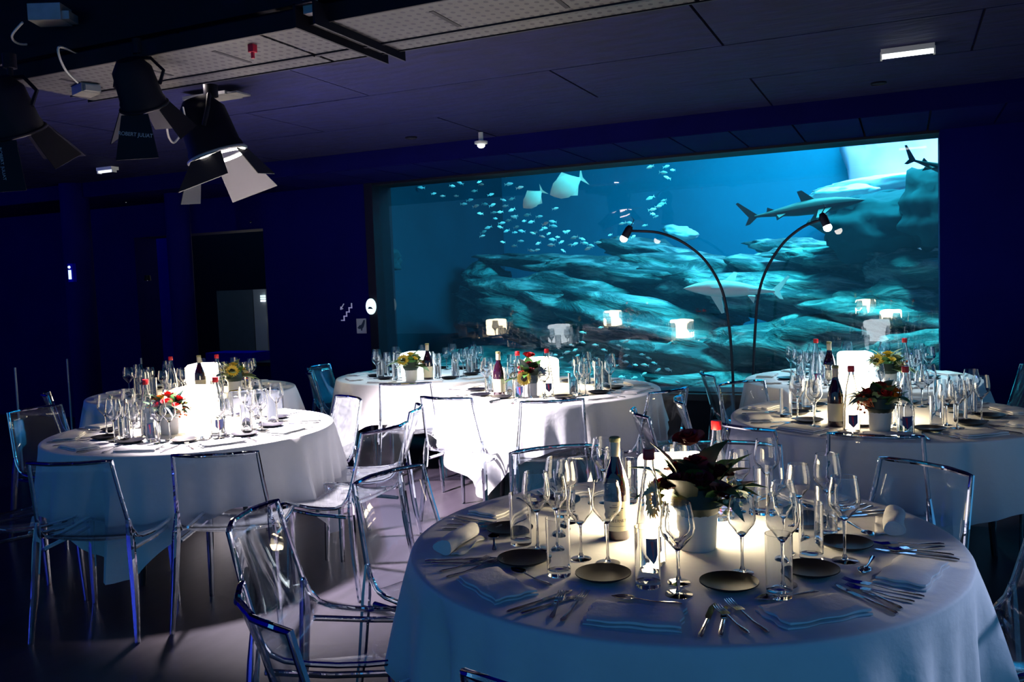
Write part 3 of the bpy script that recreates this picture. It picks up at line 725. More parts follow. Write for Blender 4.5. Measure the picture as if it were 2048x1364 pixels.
# settings
CZT = TZ + .0015
OCC = {k: [] for k in TAB}
def free(key, x, y, r, tries=60, lim=TR - .01):
    """nearest clear spot on the table top, or None"""
    c = TAB[key][0]
    for n in range(tries):
        d = .006 * n; a = n * 2.4; X, Y = x + d * .35 * math.cos(a), y + d * .35 * math.sin(a)
        if math.hypot(X - c[0], Y - c[1]) + r < lim and all(math.hypot(X - p[0], Y - p[1]) >= r + p[2] for p in OCC[key]):
            OCC[key].append((X, Y, r)); return X, Y
    return None
# centrepieces: table, item, base pixel or place
def cz(px, py): p = onz(px, py, TZ); return p.x, p.y
LAMPS = {'N': (-.655, 2.675, 25, 'lw'), 'L': (*cz(397, 846), 12, 'lw'), 'LB': (*cz(410, 783), 20, 'lw'), 'C': (-2.45, 5.98, 40, 'lw'), 'CB': (*cz(833, 757), 10, 'lc'), 'R': (*cz(1714, 838), 8, 'lw'), 'RB': (*cz(1712, 770), 15, 'lc')}
for key, (x, y, rz, k) in LAMPS.items():
    x, y = free(key, x, y, .135, 400, .60) or (x, y)
    put(PRO[k], x, y, CZT, R(rz), 'glowing white cube lamp on the %s' % TAB[key][1], 'lamp', 'cube table lamps')
BQ = [('N', -.555, 2.50, 'dark', 0, 'dark red roses and a sunflower in a white pot'), ('L', *cz(340, 868), 'warm', 20, 'red and orange flowers with berries in a white pot'), ('C', *cz(1061, 792), 'dark', 60, 'sunflower and dark red flowers in a pot'),
      ('R', *cz(1760, 862), 'warm', 200, 'orange and dark flowers in a white pot'), ('RB', *cz(1718, 786), 'yellow', 0, 'yellow and pale green flowers'), ('CB', *cz(828, 766), 'yellow', 40, 'cream and red flowers'), ('LB', *cz(470, 786), 'yellow', 90, 'yellow flowers')]
for key, x, y, kind, rz, lab in BQ:
    x, y = free(key, x, y, .062, 400, .60) or (x, y)
    bo = put(PRO['bq'][kind], x, y, CZT, R(rz), '%s on the %s' % (lab, TAB[key][1]), 'flowers', 'table flower arrangements'); bo.scale = [1.3] * 3 if key == 'N' else [1.15] * 3
fac = R(-25)
WB = [('N', *cz(1235, 1076), 'wbn'), ('C', *cz(999, 792), 'wb'), ('R', *cz(1672, 853), 'wb'), ('RB', *cz(1646, 786), 'wb'), ('LB', *cz(402, 790), 'wb'), ('CB', *cz(820, 772), 'wb')]
for key, x, y, k in WB:
    x, y = free(key, x, y, .043, 400, .60) or (x, y)
    put(PRO[k], x, y, CZT, math.atan2(-y, -x) + R(90), 'dark wine bottle with cream label on the %s' % TAB[key][1], 'wine bottle', 'wine bottles')
WA = [('N', *cz(1303, 1128), 'in front of the flowers'), ('N', *cz(1418, 1040), 'behind the flowers'), ('L', *cz(303, 872), 'left of the flowers'), ('L', *cz(437, 868), 'right of the lamp'), ('LB', *cz(346, 797), 'left of the wine'), ('LB', *cz(461, 797), 'right of the wine'),
      ('C', *cz(1038, 797), 'in front of the lamp'), ('C', *cz(1096, 790), 'right of the flowers'), ('R', *cz(1762, 874), 'nearer the camera'), ('R', *cz(1808, 868), 'right of the flowers'), ('RB', *cz(1703, 799), 'left one'), ('RB', *cz(1731, 785), 'right one')]
for key, x, y, lab in WA:
    x, y = free(key, x, y, .044, 400, .60) or (x, y)
    put(PRO['wa'], x, y, CZT, math.atan2(-y, -x) + R(90 + 12), 'clear water bottle with red cap on the %s, %s' % (TAB[key][1], lab), 'water bottle', 'water bottles')
HOURS = ['twelve', 'one', 'two', 'three', 'four', 'five', 'six', 'seven', 'eight', 'nine', 'ten', 'eleven']
def clock(c, th):
    to_cam = math.degrees(math.atan2(-c[1], -c[0])); d = (th - to_cam) % 360      # 0 = six o'clock, counter-clockwise seen from above goes to the right
    return HOURS[int(round((180 - d) % 360 / 30)) % 12]
OVER = {  # measured places on the nearest table: seat index -> item -> (r, angle)
 0: dict(wl=(.49, -76), ws=(.42, -80), tb=(.44, -86), pl=(.43, -103)), 1: dict(wl=(.48, -43), ws=(.37, -49), tb=(.46, -51.5), pl=(.43, -65)),
 2: dict(wl=(.49, -10), ws=(.39, -12), tb=(.45, -15), pl=(.46, -29)), 3: dict(pl=(.48, 5)),
 9: dict(wl=(.345, -112), ws=(.345, -125), tb=(.48, -117), pl=(.48, -136)), 8: dict(wl=(.43, -146), tb=(.46, -153), pl=(.52, -169)), 7: dict(wl=(.37, -176), pl=(.56, 150))}
for key, (c, nm, psi, th0) in TAB.items():
    near = key == 'N'; mid = key in ('L', 'C', 'R')
    used = set()
    for k in range(10):
        th = th0 + 36 * k; hr = clock(c, th)
        if hr in used: hr = HOURS[(HOURS.index(hr) + 1) % 12]
        used.add(hr)
        seat = "%s o'clock seat of the %s" % (hr, nm)
        def at(r, a): return c[0] + r * math.cos(R(a)), c[1] + r * math.sin(R(a))
        ov = OVER.get(k, {}) if near else {}
        j = rnd.uniform
        def P(it, r, da): 
            r2, a2 = ov.get(it, (r + (0 if near else j(-.015, .015)), th + da + (0 if near else j(-2, 2)))); return (*at(r2, a2), r2, a2)
        rz = R(th - 90 + 180)          # local +y points to the table centre
        x, y, _, _ = P('pl', .46, -20); q = free(key, x, y, .075)
        if q: x, y = q; put(PRO['pl'], x, y, CZT, 0, 'black bread plate at the ' + seat, 'plate', 'black plates on the ' + nm)
        x, y, _, _ = P('wl', .47, 4.5); q = free(key, x, y, .0445)
        if q: x, y = q; put(PRO['wl'], x, y, CZT, j(0, 6), 'large wine glass at the ' + seat, 'wine glass', 'wine glasses on the ' + nm)
        x, y, _, _ = P('tb', .44, -5); q = free(key, x, y, .035)
        if q: x, y = q; put(PRO['tb'], x, y, CZT, j(0, 6), 'straight water tumbler at the ' + seat, 'tumbler', 'tumblers on the ' + nm)
        x, y, _, _ = P('ws', .38, 5); q = free(key, x, y, .0385)
        if q: x, y = q; put(PRO['ws'], x, y, CZT, j(0, 6), 'small wine glass at the ' + seat, 'wine glass', 'wine glasses on the ' + nm)
        roll = near and k in (3, 8)
        x, y = at(.665, th + (0 if not roll else 2))
        put(PRO['nr'] if roll else PRO['nf'][k % 3], x, y, CZT, rz + j(-.12, .12) + (R(65) if roll else 0), ('rolled' if roll else 'folded') + ' white napkin at the ' + seat, 'napkin', 'napkins on the ' + nm)
        if near or mid:
            x, y = at(.66, th + 14.5); put(PRO['kn'], x, y, CZT, rz + j(-.1, .1), 'large table knife at the ' + seat, 'knife', 'knives on the ' + nm)
            x, y = at(.65, th - 13.5); put(PRO['fk'], x, y, CZT, rz + j(-.15, .15), 'large table fork at the ' + seat, 'fork', 'forks on the ' + nm)
        if near:
            x, y = at(.665, th + 17.5); put(PRO['ks'], x, y, CZT, rz + j(-.1, .1), 'small starter knife at the ' + seat, 'knife', 'knives on the ' + nm)
            x, y = at(.665, th - 17); put(PRO['fs'], x, y, CZT, rz + j(-.15, .15), 'small starter fork at the ' + seat, 'fork', 'forks on the ' + nm)
            x, y = at(.555, th + 1); put(PRO['sp'], x, y, CZT, rz + R(90) + j(-.15, .15), 'dessert spoon above the napkin at the ' + seat, 'spoon', 'spoons on the ' + nm)
# ------------------------------------------------------------------ chairs
def chair_proto():
    root = empty('clear_chair')
    prof = [(-.300, .825), (-.285, .76), (-.268, .69), (-.250, .62), (-.232, .55), (-.212, .50), (-.180, .462), (-.135, .444), (-.06, .436), (.03, .434), (.12, .438), (.19, .444), (.222, .438), (.236, .424)]
    hw = [.188, .192, .197, .203, .209, .213, .217, .219, .221, .222, .221, .218, .214, .210]
    m = 13; rows_ = []
    for i, ((y, z), wd) in enumerate(zip(prof, hw)):
        t = max(0, 1 - i / 6); s_ = max(0, min(1, (i - 5) / 3)); row = []
        for k in range(m):
            u = -1 + 2 * k / (m - 1); cc = 1 - u * u
            ridge = .006 * (math.exp(-((abs(u) - .38) / .12) ** 2)) * t
            row.append((u * wd, y - .042 * cc * t - ridge, z - .030 * cc * s_))
        rows_.append(row)
    b = MB(); b.grid(rows_[:7]); solidify(b.build('backrest', M['sheet'], root), .0045)
    b = MB(); b.grid(rows_[6:]); solidify(b.build('seat', M['sheet'], root), .005)
    # rim all round the shell
    left = [Vector(r_[0]) for r_ in rows_]; right = [Vector(r_[-1]) for r_ in rows_]
    def dens(a): return a
    path = left[::-1] + [Vector(q) for q in rows_[0][1:-1]] + right
    b = MB(); b.tube(path, .0095, 8); b.build('rim', M['rim'], root)
    b = MB(); b.tube([Vector(q) for q in rows_[-1]], .007, 8); b.build('front_rim', M['rim'], root)
    for s in (-1, 1):
        b = MB(); b.tube([(s * .209, -.228, .545), (s * .218, -.232, .44), (s * .232, -.252, .22), (s * .246, -.285, 0)], [.011, .019, .017, .012], 8); b.build('leg', M['rim'], root)
        b = MB(); b.tube([(s * .200, .190, .432), (s * .206, .196, .22), (s * .214, .206, 0)], [.019, .016, .012], 8); b.build('leg', M['rim'], root)
    for s in (-1, 1):
        b = MB(); b.tube([(s * .212, -.20, .405), (s * .214, 0, .40), (s * .205, .18, .405)], .010, 8); b.build('side_rail', M['rim'], root)
    return root
chp = chair_proto(); protos.append(chp)
# table, place of the middle of the back's top edge, facing offset (deg), words
CH = [
 ('N', -1.91, 2.19, 0, 'clear chair at the left of the nearest table with its back to the left'),
 ('N', -1.34, 1.55, 0, 'clear chair cut by the bottom edge, front left of the nearest table'),
 ('N', -1.80, 2.83, 0, 'clear chair at the far left of the nearest table, lit by the spotlight'),
 ('N', -1.37, 3.44, 0, 'clear chair behind the glasses at the back left of the nearest table'),
 ('N', -.66, 3.72, 0, 'clear chair behind the flowers at the back of the nearest table'),
 ('N', .06, 3.44, 0, 'clear chair at the back right of the nearest table'),
 ('N', .43, 2.90, 0, 'clear chair cut by the right edge beside the nearest table'),
 ('N', -.56, 1.41, 0, 'clear chair at the front of the nearest table, almost below the picture'),
 ('L', -3.35, 2.68, 0, 'clear chair in dark shadow at the front of the left table'),
 ('L', -2.82, 3.00, -22, 'clear chair at the front right of the left table with bright floor beyond'),
 ('L', -4.15, 2.66, 0, 'clear chair at the far left corner of the picture, only legs in view'),
 ('L', -2.42, 3.78, 0, 'clear chair in full spotlight right of the left table'),
 ('L', -2.64, 4.44, 0, 'clear chair seen edge-on at the back right of the left table'),
 ('L', -3.32, 4.76, 0, 'clear chair just behind the right end of the left table'),
 ('L', -5.22, 3.95, 0, 'clear chair at the left end of the left table'),
 ('L', -4.30, 5.02, 0, 'overexposed clear chair behind the lamp of the left table'),
 ('LB', -5.95, 4.62, 0, 'clear chair left of the far left table'),
 ('C', -2.62, 4.62, -8, 'clear chair left of the spotlit aisle facing the middle table'),
 ('C', -2.66, 4.88, 12, 'clear chair at the front left of the middle table'),
 ('C', -1.93, 4.86, 6, 'clear chair at the front right of the middle table'),
 ('C', -1.36, 5.42, 0, 'clear chair at the right end of the middle table'),
 ('CB', -3.36, 5.55, 0, 'clear chair in front of the far middle table'),
 ('CB', -4.70, 6.22, 0, 'clear chair at the left of the far middle table reflecting blue light'),
 ('CB', -5.00, 6.72, 0, 'dark clear chair left of the far middle table by the wall'),
 ('R', -1.28, 4.50, 0, 'clear chair pulled out left of the right table'),
 ('R', -1.18, 5.02, 10, 'clear chair at the left of the right table under the arc lamps'),
 ('R', -.98, 5.85, 0, 'clear chair behind the right table near the arc lamp poles'),
 ('R', -.70, 4.18, 0, 'clear chair at the front left of the right table before the white cloth'),
 ('R', -.12, 4.06, 0, 'clear chair at the front of the right table'),
 ('R', .98, 5.35, 0, 'dark clear chair at the right end of the right table'),
 ('RB', -1.30, 6.35, 0, 'clear chair at the left of the far right table'),
 ('RB', .78, 6.95, 0, 'dark clear chair at the right of the far right table'),
]
CH.pop(17)
for key, x, y, da, lab in CH:
    c = TAB[key][0]; ang = math.atan2(c[1] - y, c[0] - x) + R(da)
    o = copy_tree(chp); o.location = (x + .30 * math.cos(ang), y + .30 * math.sin(ang), 0); o.rotation_euler = (0, 0, ang - R(90)); tag(o, lab, 'chair', 'clear plastic chairs')
def purge(o):
    for ch in list(o.children): purge(ch)
    bpy.data.objects.remove(o)
for q in protos: purge(q)

# ------------------------------------------------------------------ arc floor lamps
def arc_lamp(base, top_pts, head_dir, lab):
    root = empty('arc_lamp', (base.x, base.y, 0))
    b = MB(); b.lathe([(0, 0), (.075, 0), (.075, .02), (.02, .03), (0, .03)], 24, cap=False); b.build('base', M['black'], root)
    b = MB(); b.tube([Vector(q) - Vector((base.x, base.y, 0)) for q in top_pts], .012, 8); b.build('pole', M['black'], root)
    e = Vector(top_pts[-1]) - Vector((base.x, base.y, 0)); d = Vector(head_dir).normalized(); q = Vector((0, 0, 1)).rotation_difference(d)
    b = MB(); 
    vs0 = len(b.v); b.lathe([(0, -.05), (.02, -.05), (.034, -.02), (.034, .06), (.030, .06), (.030, 0), (0, 0)], 18, cap=False)
    b.v = [tuple(e + q @ Vector(p)) for p in b.v]; b.build('head', M['black'], root)
    b = MB(); v, f = ICO3; b.add([e + q @ (x * .034 + Vector((0, 0, .075))) for x in v], f); b.build('bulb', M['bulb'], root)
    b = MB(); a0 = e + q @ Vector((0, 0, -.05)); b.tube([a0, a0 + Vector((.03, 0, .05)), a0 + Vector((.0, .0, .09)), a0 + Vector((-.03, 0, .05)), a0 + Vector((.0, 0, .0))], .004, 6); b.build('cable_loop', M['black'], root)
    tag(root, lab, 'floor lamp', 'arc floor lamps'); return e + Vector((base.x, base.y, 0))
def smooth_path(pts, n=8):
    out = []; P = [pts[0]] + list(pts) + [pts[-1]]
    for i in range(1, len(P) - 2):
        for k in range(n):
            t = k / n; a, b_, c, d = (Vector(q) for q in P[i - 1:i + 3])
            out.append(.5 * ((2 * b_) + (-a + c) * t + (2 * a - 5 * b_ + 4 * c - d) * t * t + (-a + 3 * b_ - 3 * c + d) * t ** 3))
    out.append(Vector(pts[-1])); return out
AY = 7.55
for px_list, hd, lab in [([(1467, 800), (1465, 740), (1458, 650), (1444, 580), (1413, 524), (1370, 487), (1320, 466), (1270, 462), (1256, 462)], (-.5, -.1, -.85), 'black arc lamp bending left in front of the aquarium'),
                         ([(1506, 800), (1507, 740), (1511, 650), (1518, 585), (1535, 535), (1566, 487), (1604, 455), (1640, 440), (1648, 438)], (.35, -.1, -.9), 'black arc lamp bending right in front of the aquarium')]:
    pts = [ony(x, y, AY) for x, y in px_list]; base = Vector((pts[0].x, AY, 0))
    e = arc_lamp(base, smooth_path([Vector((base.x, AY, .02))] + pts), hd, lab)
    light('arc_lamp_glow', 'SPOT', e + Vector(hd) * .14, 25, (.9, .95, 1), e + Vector((hd[0] * .6, -.5, -2)), spot_size=R(95), spot_blend=.6, shadow_soft_size=.04)

# ------------------------------------------------------------------ ceiling equipment
# perforated cable tray at the edge of the void
def perf_mat():
    m = mat('perforated_steel', (.07, .07, .085), .55, .2, var=.3, scale=10, bump=.05); nt = m.node_tree; b = nt.nodes['Principled BSDF']
    tc = nt.nodes.new('ShaderNodeTexCoord'); sx = nt.nodes.new('ShaderNodeSeparateXYZ'); nt.links.new(tc.outputs['Object'], sx.inputs[0])
    fr = []
    for ax, sc in (('X', 22.0), ('Y', 18.0)):
        mu = nt.nodes.new('ShaderNodeMath'); mu.operation = 'MULTIPLY'; mu.inputs[1].default_value = sc; nt.links.new(sx.outputs[ax], mu.inputs[0])
        f = nt.nodes.new('ShaderNodeMath'); f.operation = 'FRACT'; nt.links.new(mu.outputs[0], f.inputs[0])
        s = nt.nodes.new('ShaderNodeMath'); s.operation = 'SUBTRACT'; s.inputs[1].default_value = .5; nt.links.new(f.outputs[0], s.inputs[0])
        q = nt.nodes.new('ShaderNodeMath'); q.operation = 'MULTIPLY'; nt.links.new(s.outputs[0], q.inputs[0]); nt.links.new(s.outputs[0], q.inputs[1]); fr.append(q)
    a = nt.nodes.new('ShaderNodeMath'); a.operation = 'ADD'; nt.links.new(fr[0].outputs[0], a.inputs[0]); nt.links.new(fr[1].outputs[0], a.inputs[1])
    l = nt.nodes.new('ShaderNodeMath'); l.operation = 'LESS_THAN'; l.inputs[1].default_value = .055; nt.links.new(a.outputs[0], l.inputs[0])
    old = b.inputs['Base Color'].links[0].from_socket
    mx = nt.nodes.new('ShaderNodeMix'); mx.data_type = 'RGBA'; mx.inputs[7].default_value = (.002, .002, .02, 1)
    nt.links.new(l.outputs[0], mx.inputs[0]); nt.links.new(old, mx.inputs[6]); nt.links.new(mx.outputs[2], b.inputs['Base Color'])
    return m
M['perf'] = perf_mat()
tz = 2.70
ty0 = onz(560, 60, tz).y; ty1 = onz(640, 97, tz).y
tr = empty('cable_tray', (0, 0, 0)); tag(tr, 'long perforated steel cable tray hung under the ceiling edge', 'cable tray')
yA, yB, yC = ty0, ty0 + .42, ty0 + .56
for x0, x1 in ((-4.35, -2.66), (-2.64, -.8), (-.78, .9), (.92, 2.6)):
    for (u0, u1) in ((yA, yB - .02), (yB + .01, yC)):
        b = MB(); b.box(((x0 + x1) / 2, (u0 + u1) / 2, tz), (x1 - x0, u1 - u0, .006)); b.build('panel', M['perf'], tr, smooth=False)
    b = MB(); b.box(((x0 + x1) / 2, yB - .005, tz - .004), (x1 - x0, .022, .012)); b.build('seam_rail', M['black'], tr, smooth=False)
    n = int((x1 - x0) / .52)
    for i in range(n):
        b = MB(); b.box((x0 + .3 + i * .52, (yA + yB) / 2 + .02, tz - .0035), (.022, .26, .003)); b.build('slot', M['blackm'], tr, smooth=False)
b = MB(); b.box((-.9, yC + .012, tz + .03), (7.0, .012, .075)); b.box((-.9, yA - .006, tz + .03), (7.0, .012, .075)); b.build('side_rail', M['blackm'], tr, smooth=False)
# steel beam crossing under the tray
be = empty('steel_beam', (0, 0, 0)); tag(be, 'dark steel channel beam crossing under the cable tray', 'beam')
bz = 2.66; A = onz(590, 55, bz); B = onz(775, 128, bz); bx = (A.x + B.x) / 2
for nm, dx, wd, zc, hh in (('web', 0, .012, bz + .05, .10), ('flange', .045, .10, bz + .1, .012), ('web', .10, .012, bz + .05, .10)):
    b = MB(); b.box((bx + dx, (A.y + B.y) / 2, zc), (wd, B.y - A.y, hh)); b.build(nm, M['blackm'], be, smooth=False)
b = MB(); b.box((bx + .05, A.y + .05, (bz + CZ) / 2 + .06), (.05, .04, CZ - bz)); b.build('hanger', M['galv'], be, smooth=False)
# red tag on the tray
t = onz(505, 97, tz - .02); b = MB(); b.box((t.x, t.y, t.z), (.03, .03, .035)); b.box((t.x, t.y, t.z - .03), (.012, .012, .03)); tag(b.build('cable_tag', M['redtag'], None, smooth=False), 'small red tag hanging from the cable tray', 'tag')

def stage_light(name, loc, aim, size, doors, lab, lit=False, hang=None, lettering=None):
    loc = Vector(loc); d = (Vector(aim) - loc).normalized(); q = d.to_track_quat('Z', 'Y'); root = empty(name, loc); root.rotation_euler = q.to_euler()
    s = size
    b = MB(); b.lathe([(0, -.30 * s), (.09 * s, -.30 * s), (.15 * s, -.22 * s), (.165 * s, 0), (.175 * s, .02 * s), (.175 * s, .06 * s), (.16 * s, .06 * s), (.15 * s, .0), (0, -.02 * s)], 28, cap=False); b.build('housing', M['blackm'], root)
    b = MB(); b.lathe([(0, .0), (.145 * s, .0), (.12 * s, .018 * s), (0, .03 * s)], 24, cap=False); b.build('lens', M['bulb'] if lit else M['plate'], root)
    b = MB(); b.tube([(.182 * s * math.cos(t_ * math.pi / 12), .182 * s * math.sin(t_ * math.pi / 12), .062 * s) for t_ in range(24)], .012 * s, 8, closed=True); b.build('front_ring', M['galv'] if lit else M['blackm'], root)
    if lit:
        b = MB(); b.tube([(.172 * s * math.cos(t_ * math.pi / 12), .172 * s * math.sin(t_ * math.pi / 12), .078 * s) for t_ in range(24)], .0075 * s, 8, closed=True); b.build('leak_glow', M['bulb'], root)  # emissive ring standing in for light leaking round the lens
    door_list = []
    for k, (ang, open_, wd, ln) in enumerate(doors):
        a = R(ang); o_ = R(open_); bs = Vector((math.cos(a), math.sin(a), 0)); sd = Vector((-math.sin(a), math.cos(a), 0)); ax_ = Vector((0, 0, 1))
        p0 = bs * .17 * s + ax_ * .075 * s; dr = (ax_ * math.cos(o_) + bs * math.sin(o_)); nrm = dr.cross(sd)
        vs_ = []
        for t_ in (-.002, .002):
            for u, wv in ((0, wd * .62), (ln, wd)):
                for sg in (-1, 1): vs_.append(p0 + dr * (u * s) + sd * (sg * wv * s * .5) + nrm * t_)
        b = MB(); b.add(vs_, [(0, 1, 3, 2), (4, 6, 7, 5), (0, 4, 5, 1), (2, 3, 7, 6), (0, 2, 6, 4), (1, 5, 7, 3)])
        dr_ob = b.build('barn_door', M['blackm'] if not lit else mat('barn_door_metal', (.022, .022, .03), .55, .2, var=.2), root, smooth=False)
        door_list.append((dr_ob, p0, dr, sd, nrm, ln, q @ bs))
    if lettering:
        view = (CAM - loc).normalized(); dr_ob, p0, dr, sd, nrm, ln, wb_ = max(door_list, key=lambda e: e[6].dot(view))
        Z = nrm if (q @ nrm).dot(view) > 0 else -nrm
        X = sd if (q @ sd).dot(R_) > 0 else -sd; Y = Z.cross(X)
        c0 = p0 + dr * (ln * .45 * s) + Z * .004
        Mx = Matrix(((X.x, Y.x, Z.x, c0.x), (X.y, Y.y, Z.y, c0.y), (X.z, Y.z, Z.z, c0.z), (0, 0, 0, 1))) @ Matrix.Rotation(R(lettering[1]), 4, 'Z')
        text_mesh('lettering', lettering[0], lettering[2], M['signgrey'], dr_ob, Mx, .0004)
    inv = q.to_matrix().inverted()
    def lc(p): return inv @ (Vector(p) - loc)
    side = Vector((0, 0, 1)).cross(d).normalized() if abs(d.z) < .98 else Vector((1, 0, 0))
    top = loc + Vector((0, 0, .30 * s))
    yk = [loc + side * .19 * s - d * .1 * s, loc + side * .20 * s + Vector((0, 0, .20 * s)), top + side * .10 * s, top - side * .10 * s, loc - side * .20 * s + Vector((0, 0, .20 * s)), loc - side * .19 * s - d * .1 * s]
    b = MB(); b.tube([lc(p) for p in yk], .014 * s, 6); b.build('yoke', M['blackm'], root)
    h = hang if hang else CZ
    b = MB(); b.tube([lc(top - Vector((0, 0, .01))), lc((top.x, top.y, h - .02))], .02 * s, 8); b.tube([lc((top.x, top.y, h - .09)), lc((top.x, top.y, h - .02))], .045 * s, 10); b.build('clamp', M['blackm'], root)
    tag(root, lab, 'stage light', 'stage lights under the ceiling'); return root, d
fl = Vector(onz(428, 292, 2.42)); aim = Vector((-3.15, 4.6, .0))
fr_root, fd = stage_light('stage_light', fl, aim, .95, [(20, 35, .34, .30), (110, 25, .26, .22), (200, 45, .34, .24), (290, 30, .26, .24)], 'lit stage spotlight with open barn doors under the ceiling', lit=True)
light('stage_spot', 'SPOT', fl + fd * .10, 4200, (1.0, .86, .90), aim, spot_size=R(88), spot_blend=.75, shadow_soft_size=.09)
light('stage_spill', 'POINT', fl - fd * .28 + Vector((.02, 0, .10)), 2.2, (1.0, .86, .8), None, shadow_soft_size=.03)
p1 = onz(283, 196, 2.50)
stage_light('stage_light', p1, p1 + Vector((-.15, .55, -1.0)), .62, [(90, 30, .36, .34), (270, 30, .36, .34), (0, 30, .30, .26), (180, 30, .30, .26)], 'unlit black barn-door stage light left of the lit one', lettering=('ROBERT JULIAT', -8, .026))
p2 = onz(28, 245, 2.44)
stage_light('stage_light', p2, p2 + Vector((-.1, .5, -1.0)), .74, [(90, 30, .36, .34), (270, 30, .36, .34), (0, 35, .36, .34), (180, 30, .30, .26)], 'unlit black stage light at the left edge of the picture', lettering=('ROBERT JULIAT', -82, .024))
# mounting plates, boxes and cables
def thing_box(name, loc, dims, m, lab, cat, rz=0, extra=None):
    root = empty(name, loc, rz); b = MB(); b.box((0, 0, 0), dims); b.build('body', m, root, smooth=False)
    b = MB(); b.box((dims[0] * .55, 0, -dims[2] * .2), (dims[0] * .35, dims[1] * .8, dims[2] * .5)); b.build('lid', m, root, smooth=False)
    tag(root, lab, cat); return root
pp = onz(425, 195, 2.76); thing_box('mounting_plate', (pp.x, pp.y, pp.z), (.34, .16, .02), M['galv'], 'pale steel mounting plate above the lit stage light', 'bracket')
pp = onz(100, 30, 2.95); thing_box('junction_box', (pp.x, pp.y, pp.z), (.16, .12, .08), M['galv'], 'pale junction box at the top left corner', 'junction box', R(25))
pp = onz(172, 178, 2.68); thing_box('junction_box', (pp.x, pp.y, pp.z), (.14, .10, .06), M['galv'], 'pale clamp box left of the unlit stage light', 'junction box', R(-20))
def cable(pts, lab, m='cable', r_=.006):
    b = MB(); b.tube(smooth_path(pts, 6), r_, 6); tag(b.build('cable', M[m], None), lab, 'cable')
cable([onz(45, 45, 2.9), onz(24, 72, 2.86), onz(40, 88, 2.86), onz(85, 86, 2.9)], 'pale cable loop below the top left junction box')
cable([onz(155, 165, 2.66), onz(128, 135, 2.70), onz(117, 95, 2.78), onz(150, 105, 2.8), onz(185, 116, 2.8)], 'pale cable curling down to the clamp box')
cable([onz(333, 250, 2.45), onz(338, 275, 2.42), onz(350, 284, 2.41), onz(370, 250, 2.5), onz(366, 215, 2.62)], 'white cable loop between the two stage lights')
cable([onz(405, 213, 2.66), onz(385, 222, 2.64), onz(378, 250, 2.55), onz(373, 280, 2.46), onz(378, 288, 2.45)], 'white cable running down the lit stage light')
# ceiling fittings
def dome(px, py, lab, z=2.79):
    p = onz(px, py, z); root = empty('dome_detector', p); b = MB(); b.lathe([(0, .075), (.02, .075), (.02, 0), (.055, 0), (.055, -.018), (.04, -.024), (0, -.024)], 24, cap=False); b.build('base', M['whitepl'], root)
    b = MB(); b.lathe([(.034, -.022), (.032, -.040), (.02, -.052), (0, -.056)], 20, cap=False); b.build('dome', M['dimbulb'], root); tag(root, lab, 'dome lamp')  # white emission put into the dome itself
dome(962, 283, 'small white dome lamp on the ceiling above the aquarium', 2.722)
def strip(px, py, L, lab, m):
    p = onz(px, py, CZ - .03); root = empty('strip_light', p); b = MB(); b.box((0, 0, .01), (L, .09, .03)); b.build('housing', M['whitepl'], root, smooth=False)
    b = MB(); b.tube([(-L * .48, -.01, -.012), (L * .48, -.01, -.012)], .014, 10); b.build('tube', m, root)
    for s in (-1, 1):
        b = MB(); b.box((s * L * .495, -.01, -.01), (.01, .05, .04)); b.build('end_cap', M['whitepl'], root, smooth=False)
    tag(root, lab, 'strip light')
strip(1815, 104, .28, 'short white strip light on the ceiling at the right', M['coolbulb'])
strip(215, 340, .20, 'small dim strip light on the ceiling at the left', M['dimbulb'])
# spots in small cans, added to brighten the two far tables
for (x, y, e, lab) in [(-3.80, 6.55, 110, 'added black ceiling spot brightening the far middle table'), (-.15, 6.55, 120, 'added black ceiling spot brightening the far right table')]:
    root = empty('added_spot', (x, y, CZ - .005)); b = MB(); b.lathe([(.05, 0), (.052, -.012), (.048, -.012), (.045, -.006), (0, -.005)], 20, cap=False); b.build('can', M['blackm'], root); tag(root, lab, 'added_spot', 'added ceiling spots')
    light('added_spot_beam', 'SPOT', (x, y, CZ - .03), e, (.72, .90, 1.0), (x, y + .05, 0), spot_size=R(46), spot_blend=.5, shadow_soft_size=.03)
# assumed cool stage light on the nearest cloth, out of the picture at right
p3 = Vector((2.6, 4.6, 2.45))
r3, d3 = stage_light('stage_light', p3, (0.40, 2.40, .45), .9, [(90, 30, .3, .26), (270, 30, .3, .26)], 'assumed unseen cool lit stage light out at the right of the room', lit=True)
light('assumed_cool_spot', 'SPOT', p3 + d3 * .10, 430, (.55, .66, 1.0), (0.40, 2.40, .45), spot_size=R(18), spot_blend=.6, shadow_soft_size=.06)

# ------------------------------------------------------------------ signs on the left wall, hall details
def on_wall(px, py, d=.01): p = ony(px, py, WY - d); return p
# stairs pictogram
r_ = empty('stairs_sign', on_wall(693, 624)); tag(r_, 'thin white stairs pictogram with arrow on the dark wall', 'sign')
b = MB(); pts = []; x, z = -.07, -.09
seg = [(x, z)]
for i in range(4): seg += [(x + .035, z), (x + .035, z + .045)]; x += .035; z += .045
for a, c in zip(seg[:-1], seg[1:]): b.box(((a[0] + c[0]) / 2, 0, (a[1] + c[1]) / 2), (abs(a[0] - c[0]) + .012, .006, abs(a[1] - c[1]) + .012))
b.build('stair_line', M['signline'], r_, smooth=False)
b = MB(); b.tube([(-.075, 0, .03), (-.03, 0, .09)], .006, 6); b.tube([(-.075, 0, .03), (-.045, 0, .038)], .006, 6); b.tube([(-.075, 0, .03), (-.07, 0, .06)], .006, 6); b.build('arrow', M['signline'], r_, smooth=False)
